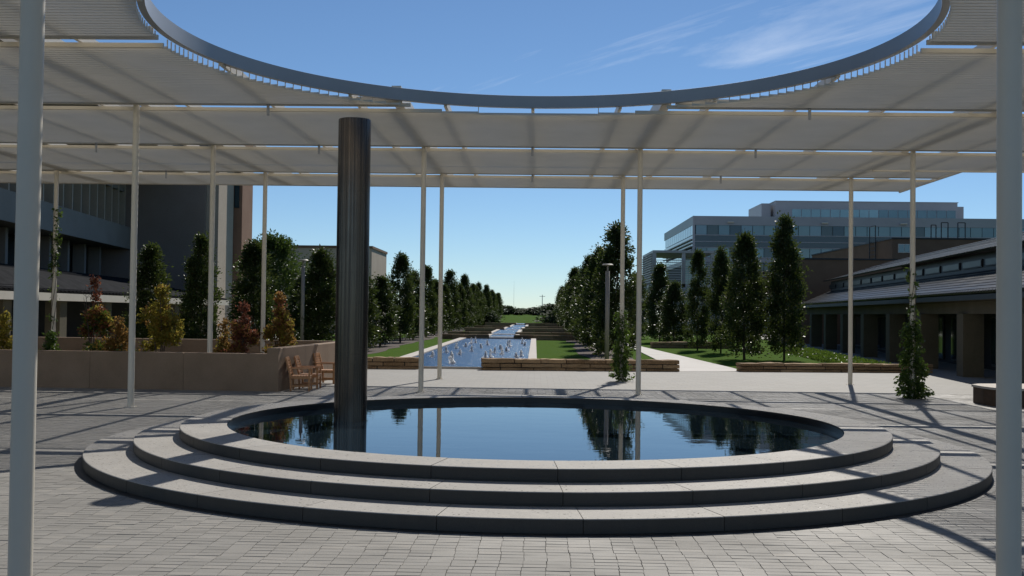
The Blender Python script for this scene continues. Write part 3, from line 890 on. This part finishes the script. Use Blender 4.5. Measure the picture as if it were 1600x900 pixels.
for i, (x, y, h, w, lab) in enumerate([
        (12.15, 53.3, 1.14, 0.98, 'tallest magnolia on the right lawn, beside the arcade roof'),
        (10.25, 53.5, 1.0, 0.95, 'dark magnolia on the right lawn, left of the tallest one'),
        (10.55, 62.0, 0.98, 0.80, 'thinner lighter magnolia between two dark ones on the right lawn'),
        (9.9, 66.5, 0.98, 0.80, 'narrow magnolia on the right lawn in front of the louvred screen'),
        (9.6, 84.0, 0.98, 1.15, 'magnolia at the left of the right lawn, below the screen canopy'),
        (9.7, 76.0, 0.72, 1.0, 'short magnolia in front of the slatted screen on the right lawn'),
        (8.9, 96.0, 0.95, 1.1, 'far magnolia behind the slim columns on the right lawn'),
        (14.0, 71.0, 0.9, 1.0, 'magnolia at the far end of the arcade on the right')]):
    plant(mags[(i+2) % 7], 'magnolia_tree', x, y, lab, 'tree', 'magnolias on the right lawn', h, w*random.uniform(0.82, 0.98))
for i, (x, y, h, w, lab) in enumerate([
        (-16.4, 46.0, 0.79, 0.80, 'dark magnolia behind the yellow tree, left of the brown block edge'),
        (-14.25, 46.0, 0.86, 0.72, 'slim dark magnolia just left of the slim column in the planter'),
        (-13.0, 50.0, 0.86, 0.95, 'dark glossy magnolia behind the red autumn tree'),
        (-11.4, 54.0, 0.66, 1.0, 'dark magnolia behind the lamp post on the left')]):
    plant(mags[(i+1) % 7], 'magnolia_tree', x, y, lab, 'tree', 'magnolias behind the planter', h, w)
plant(oaks[0], 'broadleaf_tree', -15.3, 63.0, 'large light green rounded tree beside the brown block at left', 'tree', 'broad green trees', 0.98, 0.85)
plant(oaks[1], 'broadleaf_tree', -13.6, 66.0, 'lower rounded green tree right of the large light green one', 'tree', 'broad green trees', 0.72, 0.72)
# far tree line beyond the hill
for i, (x, y, h, w, lab) in enumerate([(-14, 330, 1.15, 0.8, 'pointed far tree left of centre on the horizon'), (-9.5, 345, 0.7, 1.0, 'low far tree right of the pointed one on the horizon'), (-4.5, 350, 0.5, 1.1, 'lowest far bush at the centre of the horizon'),
        (0.5, 340, 0.58, 1.2, 'low far bush right of centre on the horizon'), (5.5, 335, 0.82, 1.4, 'wide rounded far tree right of centre on the horizon'), (10.5, 330, 1.0, 1.0, 'far tree at the right end of the horizon gap'),
        (-19, 325, 0.75, 1.2, 'far tree at the left end of the horizon gap'), (-26, 330, 0.9, 1.3, 'far tree behind the end of the left avenue row'), (17, 335, 0.9, 1.3, 'far tree behind the end of the right avenue row')]):
    plant(fars[i % 2], 'far_tree', x, y, lab, 'tree', 'trees on the far horizon', h*0.62, w)
for i, (x, y, h, w, lab) in enumerate([(-8.2, 180, 0.34, 0.75, 'grey green shrub left of the grassy slope'), (3.6, 180, 0.36, 0.8, 'grey green shrub right of the grassy slope')]):
    plant(fars[i], 'shrub', x, y, lab, 'shrub', 'shrubs at the foot of the slope', h, w)
# poles on the horizon
for (x, y, h, lab) in [(-19.5, 300, 10.5, 'thin street light pole on the horizon at left'), (2.2, 340, 8.0, 'short utility pole on the horizon right of centre'), (-11.8, 600, 16, 'very thin radio mast on the horizon')]:
    t = tag(empty('far_pole', (x, y, ground_z(y))), lab, 'pole')
    MB().tube((x, y, 1.4), (x, y, h), 0.06 if 'mast' in lab else 0.14, 0.04 if 'mast' in lab else 0.09, 8).build('pole', m_ring, t)
    if 'street' in lab: MB().bar((x, y, h), (x-2.6, y, h+0.9), 0.12, 0.10).build('arm', m_ring, t)
    elif 'utility' in lab: MB().bar((x-0.9, y, h-0.5), (x+0.9, y, h-0.5), 0.12, 0.12).build('crossarm', m_dark, t)
    else: MB().tube((x, y, h), (x, y, h+4), 0.03, 0.02, 6).build('antenna', m_ring, t)

# autumn trees in the planter
def small_tree(x, y, h, w, mats, seed, label, stems=4):
    g = np.random.default_rng(seed)
    t = tag(empty('autumn_tree', (x, y, 0.44)), label, 'tree', 'autumn trees in the planter')
    b = MB()
    for i in range(stems):
        a = g.uniform(0, 6.28); sp = g.uniform(0.15, 0.5) * w
        mid = (0.5*sp*math.cos(a)+g.normal(0, .03), 0.5*sp*math.sin(a)+g.normal(0, .03), 0.42*h)
        end = (sp*math.cos(a), sp*math.sin(a), h*g.uniform(0.7, 0.92))
        b.tube((0.05*math.cos(a), 0.05*math.sin(a), 0), mid, 0.022, 0.014, 6).tube(mid, end, 0.014, 0.004, 5)
        for k in range(4):
            f = g.uniform(0.2, 0.9); q = [mid[j]+(end[j]-mid[j])*f for j in range(3)]; a2 = g.uniform(0, 6.28); l = 0.3*w
            b.tube(q, (q[0]+l*math.cos(a2), q[1]+l*math.sin(a2), q[2]+l*0.6), 0.007, 0.002, 4)
    b.build('stems', m_bark, t, local=True)
    lobes = [(0.0, 0.0, 0.93, 0.16), (0.05, 0.0, 0.76, 0.24), (-0.05, 0.05, 0.56, 0.34)]
    for k in range(9):
        a = g.uniform(0, 6.28); zf = g.uniform(0.05, 0.66); rr = (1-0.75*zf) * g.uniform(0.45, 0.95)
        lobes.append((rr*math.cos(a), rr*math.sin(a), zf, g.uniform(0.22, 0.38)))
    for mi, (mat, z0, z1, frac) in enumerate(mats):
        cs = []; ds = []
        for (lx, ly, lz, lr) in lobes:
            if not (z0 - 0.08 <= lz <= z1 + 0.08): continue
            for k in range(int(7*frac)):
                u = g.normal(0, 1, 3); u /= np.linalg.norm(u); rr = lr*w*g.random()**0.4
                c = np.array([lx*w, ly*w, lz*h]) + u*rr*np.array([1, 1, 1.25])
                m = int(g.uniform(8, 22))
                cs.append(c + g.normal(0, 0.065, (m, 3))); ds.append(np.tile(u + np.array([0, 0, 0.3]), (m, 1)))
        c, d = np.concatenate(cs), np.concatenate(ds)
        keep = c[:, 2] > 0.02
        link('foliage', leaf_mesh('foliage', c[keep], d[keep], 0.10, 0.065, mat, seed*7+mi), t, local=True)
small_tree(-12.5, 30.6, 2.55, 0.62, [(m_red, 0.45, 1.0, 1.3), (m_green, 0.0, 0.5, 1.6), (m_yellow, 0.0, 0.65, 1.0), (m_orange, 0.15, 0.65, 0.8)], 1, 'slender autumn tree turning from green to red at its tip')
small_tree(-11.55, 30.0, 1.35, 0.50, [(m_orange, 0, 1, 1.2), (m_green, 0, 0.4, 0.6)], 2, 'small orange autumn tree just left of the slim column')
small_tree(-13.75, 30.6, 0.95, 0.30, [(m_green, 0, 1, 0.9)], 3, 'small low green shrub behind the planter wall at left')
small_tree(-10.45, 30.2, 2.3, 0.80, [(m_yellow, 0, 1.0, 2.6), (m_orange, 0.6, 1.0, 0.5)], 4, 'bushy yellow green autumn tree in the planter')
small_tree(-8.15, 30.3, 1.85, 0.46, [(m_red, 0, 1.0, 1.4), (m_orange, 0, 0.6, 0.8)], 5, 'dark red autumn tree between the two slim columns')
small_tree(-8.85, 30.8, 1.35, 0.5, [(m_orange, 0, 1.0, 0.8), (m_yellow, 0, 0.5, 0.5)], 6, 'thin orange bush left of the dark red tree')
small_tree(-7.35, 31.2, 2.15, 0.60, [(m_orange, 0, 1.0, 1.3), (m_red, 0.55, 1.0, 0.7), (m_yellow, 0, 0.8, 1.0)], 7, 'rounded rusty orange tree at the right end of the planter')
small_tree(-14.95, 30.4, 1.45, 0.4, [(m_yellow, 0, 1.0, 1.0)], 8, 'yellow green bush at the left edge of the planter')

# climbing vines on three of the columns
def vine(x, y, z0, z1, w, n, mat, seed, label, taper=True):
    g = np.random.default_rng(seed)
    t = tag(empty('climbing_vine', (x, y, z0)), label, 'vine', 'vines climbing the columns')
    H = z1-z0; cs = []; ds = []
    for k in range(n):
        f = g.random() ** (1.12 if taper else 1.0); a = g.uniform(0, 6.28)
        ww = w * (1.0 - 0.62*f if taper else 0.8) * g.uniform(0.35, 1.25)
        if f < 0.04: ww *= 0.5
        c = np.array([ww*math.cos(a), ww*math.sin(a), H*f]); m = int(g.uniform(8, 20))
        cs.append(c + g.normal(0, 0.055, (m, 3))); ds.append(np.tile([math.cos(a), math.sin(a), -0.5], (m, 1)))
    link('leaves', leaf_mesh('leaves', np.concatenate(cs), np.concatenate(ds), 0.115, 0.055, mat, seed), t, local=True)
    b = MB()
    for k in range(4):
        a = 1.57*k; pr = None
        for i in range(22):
            z = H*i/21; r = 0.082; q = (r*math.cos(a+z*1.7), r*math.sin(a+z*1.7), z)
            if pr: b.tube(pr, q, 0.010*(1-0.03*i), n=5, cap=False)
            pr = q
    b.build('stems', m_bark, t, local=True)
vine(9.87, 28.69, 0.0, 2.0, 0.36, 230, m_green, 41, 'thick leafy vine climbing the column in front of the arcade')
vine(9.87, 28.69, 2.0, 3.4, 0.10, 16, m_green, 44, 'thin upper vine shoots on the column in front of the arcade', False)
vine(2.73, 34.28, 0.0, 2.15, 0.29, 150, m_green, 42, 'leafy vine climbing the column before the lawn wall')
vine(-15.3, 34.28, 0.45, 5.2, 0.13, 60, m_green, 43, 'sparse vine climbing the column in the planter at left', False)

# lamp posts
for (x, y, h, lab) in [(2.95, 44.6, 4.15, 'slim grey lamp post with flat head on the lawn right of the pool'), (-10.3, 48.0, 4.35, 'slim grey lamp post with flat head behind the planter')]:
    t = tag(empty('lamp_post', (x, y, 0)), lab, 'lamp post', 'lamp posts')
    MB().tube((x, y, -0.03), (x, y, h-0.28), 0.09, 0.085, 12).build('post', m_grey_paint, t, smooth=True)
    MB().tube((x, y, h-0.28), (x, y, h-0.05), 0.035, n=8).build('neck', m_grey_paint, t)
    MB().lathe(x, y, [(0.0, h-0.05), (0.22, h-0.05), (0.24, h-0.02), (0.18, h+0.02), (0.0, h+0.03)], 20).build('lamp_head', m_grey_paint, t)

# dark planter box at the right edge
t = tag(empty('bench_planter', (13.2, 26.4, 0)), 'low dark wooden planter bench with pale top at the right edge', 'planter')
poly = [(10.97, 27.6), (10.95, 26.9), (11.0, 26.5), (11.15, 26.2), (16.5, 25.35), (16.5, 28.9), (11.3, 28.0)]
MB().prism([(13.2+(px-13.2)*0.985, 26.9+(py-26.9)*0.97) for px, py in poly], 0.0, 0.40).build('base', m_rust, t)
MB().prism(poly, 0.401, 0.455).build('seat_top', m_coping, t)

# ------------------------------------------------------------------ arcade building on the right
ax, ay = 14.5, 34.7
adir = Vector((5.0, 46.1, 0)).normalized(); aang = math.atan2(adir.y, adir.x)
arc = tag(empty('arcade_building', (ax, ay, 0), aang), 'low dark arcade building with two shiny sheet metal roofs at right', 'building')
# local: +X along the building (away from camera), -Y towards the right/back
S0, S1 = -14.0, 47.0
def aq(b, name, mat, parent=arc, smooth=False): return b.build(name, mat, parent, smooth, local=True)
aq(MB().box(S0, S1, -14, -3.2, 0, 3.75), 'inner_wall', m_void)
aq(MB().box(S0, S1, -0.95, -0.55, 2.28, 2.72), 'beam', m_olive)
aq(MB().box(S0, S1, -3.2, -0.56, 2.73, 2.82), 'soffit', m_olive)
for s in (-13.6, -7.5, -1.2, 5.3, 11.6, 17.6, 24.0, 30.4, 36.8, 43.2):
    aq(MB().cbox(s-0.42, s+0.42, -1.10, -0.38, 0, 2.28, 0.01), 'pier', m_olive)
for s in (-4.3, 2.1, 8.5, 14.6, 20.8, 27.2, 33.6, 40.0):
    w = aq(MB().box(s-2.4, s+2.4, -3.19, -3.12, 0.15, 2.2), 'window', m_dark)
    for k in range(3): aq(MB().box(s-2.32+k*1.58, s-0.82+k*1.58, -3.118, -3.10, 0.22, 2.12), 'pane', m_glass_d, w)
M = Mat('sheet_metal_roof'); pM = pos(M)
M.set(Base_Color=M.ramp(M.noise(pM, 0.8, 5), [(0.3, (0.014, 0.015, 0.017)), (0.7, (0.024, 0.025, 0.028))]), Metallic=0.0, Roughness=M.rng(M.noise(pM, 0.7, 4), 0.3, 0.7, 0.27, 0.36))
M.b.inputs['Specular IOR Level'].default_value = 0.035
m_roof = M.m
m_tile = mottled('dark_roof_tile', (0.018, 0.019, 0.021), (0.034, 0.035, 0.038), 2.0, 0.9, 0.3, 14, 0.02)
def roof(name, y0, z0, y1, z1, s0, s1):
    """sheet roof with low course laps along its length and tile ends on the eave"""
    r = aq(MB().slab((s0, y0, z0), (s0, y1, z1), (s1, y1, z1), (s1, y0, z0), -0.05), name, m_roof)
    sb = MB(); n = int(math.hypot(y1-y0, z1-z0)/0.30)
    for i in range(1, n):
        f = i/n + random.uniform(-.01, .01)
        sb.bar((s0, y0+(y1-y0)*f, z0+(z1-z0)*f+0.052), (s1, y0+(y1-y0)*f, z0+(z1-z0)*f+0.052), 0.05, 0.022)
    tag(aq(sb, 'roof_courses', m_roof, r), kind='stuff')
    sb = MB(); n = int((s1-s0)/0.34)
    for i in range(n+1):
        s = s0 + (s1-s0)*i/n
        f = 0.16 / math.hypot(y1-y0, z1-z0)
        sb.bar((s, y0+0.03, z0+0.055), (s, y0+(y1-y0)*f, z0+(z1-z0)*f+0.055), 0.17, 0.05)
    tag(aq(sb, 'tile_ends', m_roof, r), kind='stuff')
    return r
roof('lower_roof', 0.0, 2.95, -2.25, 3.95, S0, S1)
aq(MB().box(S0, S1, -0.10, -0.03, 2.74, 2.92), 'gutter', m_dark)
aq(MB().box(S0+.1, S1-.1, -2.9, -2.35, 3.76, 4.72), 'clerestory', m_dark)
for i in range(19):
    s = S0 + 1.0 + i*3.2
    w = aq(MB().box(s, s+2.7, -2.349, -2.30, 4.18, 4.50), 'window', m_dark)
    aq(MB().box(s+0.06, s+2.64, -2.299, -2.285, 4.22, 4.46), 'pane', m_clere, w)
roof('upper_roof', -1.85, 4.72, -6.4, 6.15, S0, S1)
aq(MB().slab((S0, -6.4, 6.15), (S0, -10.9, 4.72), (S1, -10.9, 4.72), (S1, -6.4, 6.15), -0.05), 'back_roof', m_roof)
aq(MB().prism([(S1-.3, -2.4), (S1-.3, -10.5), (S1-.1, -10.5), (S1-.1, -2.4)], 3.7, 4.7), 'end_wall', m_brown)

# brown block A and B behind the arcade
t = tag(empty('brown_annex', (23, 87, 0)), 'low plain brown wall block at the far end of the arcade', 'building')
MB().box(19.4, 40, 85, 89.5, 0, 6.55).build('wall', m_brown, t)
MB().box(19.3, 40, 84.93, 89.6, 6.552, 6.68).build('coping', m_dark, t)
t = tag(empty('brown_hall', (40, 100, 0)), 'brown brick hall with roof ladders behind the arcade roof', 'building')
MB().box(29.3, 60, 90, 116, 0, 8.58).build('wall', m_brown, t)
MB().box(29.22, 60, 89.92, 116, 8.582, 8.7).build('coping', m_dark, t)
w = MB().box(29.75, 30.75, 89.93, 89.99, 7.45, 8.18).build('window', m_white, t)
for k in range(2): MB().box(29.81+k*0.46, 30.22+k*0.46, 89.91, 89.929, 7.51, 8.12).build('pane', m_glass, w)
def ladder(name, x, y, z0, z1, wd, ax_=0):
    L = MB()
    dx, dy = (wd, 0) if ax_ == 0 else (0, wd)
    L.bar((x, y, z0), (x, y, z1), 0.07, 0.07); L.bar((x+dx, y+dy, z0), (x+dx, y+dy, z1), 0.07, 0.07)
    L.bar((x, y, z1), (x+dx, y+dy, z1), 0.07, 0.07)
    z = z0 + 0.3
    while z < min(z1, 8.5) - 0.1:
        L.bar((x, y, z), (x+dx, y+dy, z), 0.04, 0.04); z += 0.35
    L.build(name, m_dark, t)
ladder('ladder', 29.15, 94.0, 6.9, 10.0, 1.6, 1)
ladder('roof_rail', 33.4, 90.3, 8.7, 10.0, 0.55); ladder('roof_rail', 34.75, 90.3, 8.7, 10.0, 0.6); ladder('roof_rail', 32.6, 90.4, 8.7, 9.8, 0.4)

# ------------------------------------------------------------------ glass office building
t = tag(empty('glass_office', (40, 155, 0)), 'modern blue glass office building with grey bands and a set back top floor', 'building')
gx0, gx1, gy0, gy1 = 20.15, 76.0, 140.0, 171.0
MB().box(gx0+0.3, gx1, gy0+0.3, gy1, 0, 14.7).build('core', m_void, t)
MB().box(gx0, gx1, gy0, gy1+.2, 13.75, 14.9).build('parapet', m_panel, t)
for (z0, z1, mat, nm) in ((10.95, 12.40, m_spandrel, 'spandrel'), (8.95, 9.55, m_panel, 'band'), (0.0, 4.6, m_panel, 'band')):
    MB().box(gx0+0.02, gx1, gy0+0.02, gy1, z0, z1).build(nm, mat, t)
for z in (11.62, 10.88, 9.6, 12.45, 7.2):
    MB().box(gx0-0.02, gx1, gy0-0.05, gy0+0.03, z-0.045, z+0.045).build('mullion_rail', m_panel, t)
def panes_front(z0, z1, mat):
    mes = [MB().box(0.03, 1.42, 0, 0.06, 0, z1-z0).mesh('pane', q) for q in (mat, mat, m_glass_b if mat is m_glass else m_glass, mat, m_glass_d)]
    for i in range(34):
        o = link('window_pane', mes[random.randrange(5)], t); o.location = Vector((gx0 + 0.35 + i*1.46, gy0 + 0.1 + random.uniform(-.004, .004), z0)) - t.location
        o.rotation_euler = (random.uniform(-.006, .006), 0, random.uniform(-.006, .006)); o.matrix_parent_inverse = Matrix()
panes_front(12.5, 13.74, m_glass); panes_front(9.65, 10.83, m_glass); panes_front(7.25, 8.9, m_glass_d); panes_front(4.65, 7.15, m_glass_d)
me_s = MB().box(0, 0.06, 0.05, 2.2, 0, 1.24).mesh('pane', m_glass_l)
for zz in (12.5, 9.0):
    for i in range(13):
        o = link('side_pane', me_s, t); o.matrix_parent_inverse = Matrix(); o.location = Vector((gx0+0.05, gy0 + 0.5 + i*2.3, zz)) - t.location
for k in range(4): MB().box(gx0-0.25, gx0+0.04, gy0+0.4, gy1, 10.5+0.45*k, 10.62+0.45*k).build('sun_shade', m_panel, t)
MB().box(gx0-0.02, gx0+0.25, gy0-0.06, gy0+0.3, 4, 14.9).build('corner_post', m_panel, t)
# set back top floor
p_ = MB().box(34.0, 59.6, 155, 166, 14.7, 18.45).build('top_floor', m_panel, t)
for i in range(17): MB().box(36.3 + i*1.36, 37.56 + i*1.36, 154.93, 154.999, 16.1, 17.35).build('top_window', m_glass_l if i < 9 else m_glass, p_)
MB().box(32.3, 33.6, 156.5, 166, 14.7, 18.3).build('stair_block', m_panel, t)
MB().box(59.6, 60.7, 155.6, 166, 14.7, 18.0).build('stair_block', m_panel, t)
MB().box(33.9, 59.7, 154.9, 166.1, 18.452, 18.55).build('top_roof', m_panel, t)
for x in (24.5, 36.5, 46.5): MB().tube((x, 139.6, 14.1), (x+0.8, 139.6, 14.1), 0.12, n=8).build('floodlight', m_white, t)

# slatted screen canopy in front of it
t = tag(empty('slatted_canopy', (16, 140, 0)), 'tall open canopy with horizontal slat screens beside the glass office', 'canopy')
cx0, cx1, cy0, cy1, cz = 13.65, 21.0, 127.0, 139.2, 9.65
MB().box(cx0, cx1, cy0, cy1, cz-0.28, cz).build('roof', m_panel, t)
for (x, y) in [(cx0+0.2, cy0+0.3), (cx0+0.2, cy0+4.1), (cx0+0.2, cy0+8), (cx0+0.2, cy1-0.3), (cx0+3.6, cy0+0.3), (cx1-0.4, cy0+0.3)]:
    MB().box(x-0.2, x+0.2, y-0.2, y+0.2, 0, cz-0.29).build('post', m_panel, t)
MB().box(cx0+.1, cx1, cy0+.1, cy0+.4, 5.35, 5.75).build('middle_beam', m_panel, t)
MB().box(cx0+.1, cx0+.4, cy0+.41, cy1, 5.35, 5.75).build('middle_beam', m_panel, t)
for k in range(30):
    z = 0.9 + 0.28*k
    if 5.25 < z < 5.85 or z > cz-0.4: continue
    MB().box(cx0-0.18, cx0-0.05, cy0, cy1, z, z+0.10).build('screen_slat', m_panel, t)
    if z < 8.6: MB().box(cx0, cx1-0.3, cy0-0.14, cy0-0.02, z, z+0.08).build('screen_slat', m_panel, t)
MB().box(cx0+4.4, cx1, cy0+8.0, cy0+8.1, 0.2, 9.2).build('glass_wall', m_glass_l, t)

# ------------------------------------------------------------------ left building
A = Vector((-24.25, 48.64, 0)); B = Vector((-26.97, 71.34, 0))
fd = (B-A).normalized(); fang = math.atan2(fd.y, fd.x)
lb = tag(empty('concrete_hall', A, fang), 'dark grey concrete hall with upright fins above a low tiled arcade roof at left', 'building')
# local: +X along the facade away from camera, +Y away from the plaza (left)
def lq(b, name, mat, parent=lb): return b.build(name, mat, parent, local=True)
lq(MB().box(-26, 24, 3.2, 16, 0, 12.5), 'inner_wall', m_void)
lq(MB().box(-26, 24, 0.0, 0.5, 6.06, 7.50), 'spandrel', m_grey_conc)
lq(MB().box(-26, 24, 0.51, 3.2, 6.1, 6.3), 'floor_slab', m_grey_conc)
lq(MB().box(-26, 24, 1.6, 2.0, 7.50, 11.8), 'back_panel', m_taupe)
lq(MB().box(-26, 24, -3.4, 16, 11.9, 13.4), 'roof_band', m_grey_conc)
lq(MB().box(-26, 24, 0.4, 1.6, 9.85, 10.1), 'upper_soffit', m_grey_conc)
for i in range(31):
    s = -26 + 1.64*i + 0.12
    lq(MB().box(s-0.09, s+0.09, 0.35, 1.6, 7.50, 11.9), 'fin', m_buff)
for i in range(15):
    s = -26 + 3.33*i + 0.9
    lq(MB().box(s-0.18, s+0.18, 1.4, 2.1, 3.6, 6.06), 'post', m_grey_conc)
    if i < 14: 
        w = lq(MB().box(s+0.4, s+2.9, 3.12, 3.19, 4.1, 5.9), 'window', m_dark); lq(MB().box(s+0.5, s+2.8, 3.10, 3.118, 4.2, 5.8), 'pane', m_glass_d, w)
# low arcade with tiled roof along x = -27 .. in world axes
t = tag(empty('low_arcade', (-21, 50, 0)), 'low arcade with ribbed dark roof and cream fascia beneath the concrete hall', 'building')
ey0, ey1 = 30.0, 72.0
xe = lambda y: -20.35 - (0.006*(y-45))
def rq(b, name, mat, parent=t): return b.build(name, mat, parent)
xb = lambda y: -24.25 - 0.12*(y-48.64) - 0.6       # follows the facade of the hall
ZE, ZT = 2.80, 4.15
rq(MB().slab((xe(ey0), ey0, ZE), (xe(ey1), ey1, ZE), (xb(ey1), ey1, ZT), (xb(ey0), ey0, ZT), 0.06), 'roof', m_tile)
sb = MB()
for k in range(1, 16):
    f = k/16
    sb.bar((xe(ey0)+(xb(ey0)-xe(ey0))*f, ey0, ZE+(ZT-ZE)*f+0.02), (xe(ey1)+(xb(ey1)-xe(ey1))*f, ey1, ZE+(ZT-ZE)*f+0.02), 0.07, 0.045)
tag(rq(sb, 'roof_courses', m_tile), kind='stuff')
sb = MB(); n = int((ey1-ey0)/0.42)
for i in range(n):
    y = ey0 + (ey1-ey0)*i/n
    sb.bar((xe(y)+0.03, y, ZE+0.01), (xe(y)-0.2, y, ZE+0.06), 0.2, 0.06)
tag(rq(sb, 'tile_ends', m_tile), kind='stuff')
rq(MB().prism([(xe(ey0)+0.12, ey0), (xe(ey1)+0.12, ey1), (xe(ey1)-0.5, ey1), (xe(ey0)-0.5, ey0)], 2.40, 2.72), 'fascia', m_cream)
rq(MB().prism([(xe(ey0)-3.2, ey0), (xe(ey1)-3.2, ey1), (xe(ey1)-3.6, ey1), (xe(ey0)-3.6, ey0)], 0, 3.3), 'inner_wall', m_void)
for y in (31.5, 36.6, 41.7, 46.8, 51.9, 57.0, 62.1, 67.2):
    rq(MB().box(xe(y)-0.75, xe(y)-0.1, y-0.35, y+0.35, 0, 2.39), 'pier', m_olive)
# brown tower block and the buildings behind the trees at left
t = tag(empty('brown_tower', (-25, 76, 0)), 'tall dark brown tower block behind the left planter trees', 'building')
MB().box(-36, -22.1, 72, 75.9, 0, 15.5).build('front_block', m_taupe, t)
MB().box(-36, -20.75, 76.21, 79.0, 0, 15.0).build('rear_block', m_redbrown, t)
MB().box(-22.09, -21.28, 72.3, 75.9, 0, 15.4).build('side_panel', m_buff, t)
MB().box(-21.27, -20.95, 76.05, 76.2, 9.3, 14.5).build('side_window', m_glass_d, t)
t = tag(empty('flat_roofed_building', (-22, 118, 0)), 'plain flat roofed taupe building behind the trees left of the cylinder', 'building')
MB().box(-32, -16.65, 110, 121, 0, 8.5).build('wall', m_buff, t)
MB().box(-32.1, -16.55, 109.9, 121.1, 8.502, 8.75).build('coping', m_brown, t)
for k in range(3): MB().box(-16.648, -16.60, 111.2+3.2*k, 113.2+3.2*k, 3.2, 5.0).build('side_window', m_glass_d, t)
t = tag(empty('buff_building', (-42, 145, 0)), 'small pale corner of a far building right of the brown tower', 'building')
MB().box(-60, -37.7, 140, 152, 0, 11.0).build('wall', m_buff, t)
MB().box(-60, -37.6, 139.9, 152, 11.002, 11.25).build('coping', m_cream, t)
# low brown wall behind the right lawn trees
for (a, c, yy, lab) in [((6.9), 9.2, 70.0, 'short brown wall behind the path on the right lawn')]:
    stone_wall((a+0.6, yy), (c+3.6, yy+0.6), [0.2, 0.2], 0.5, lab, avg=1.6)

g = np.random.default_rng(77)
n = 9000
f = g.random(n)
gx = 12.6 + 0.10*(f*24) + g.random(n)*1.9; gy = 43.0 + f*24
pts = np.stack([gx, gy, -0.02 + 0.26*g.random(n)**1.5], 1)
dirs = np.tile([0.0, 0.0, 0.8], (n, 1))
tag(link('ground_cover', leaf_mesh('ground_cover', pts, dirs, 0.13, 0.07, m_green, 78)), 'low green ground cover planted before the arcade', kind='stuff')
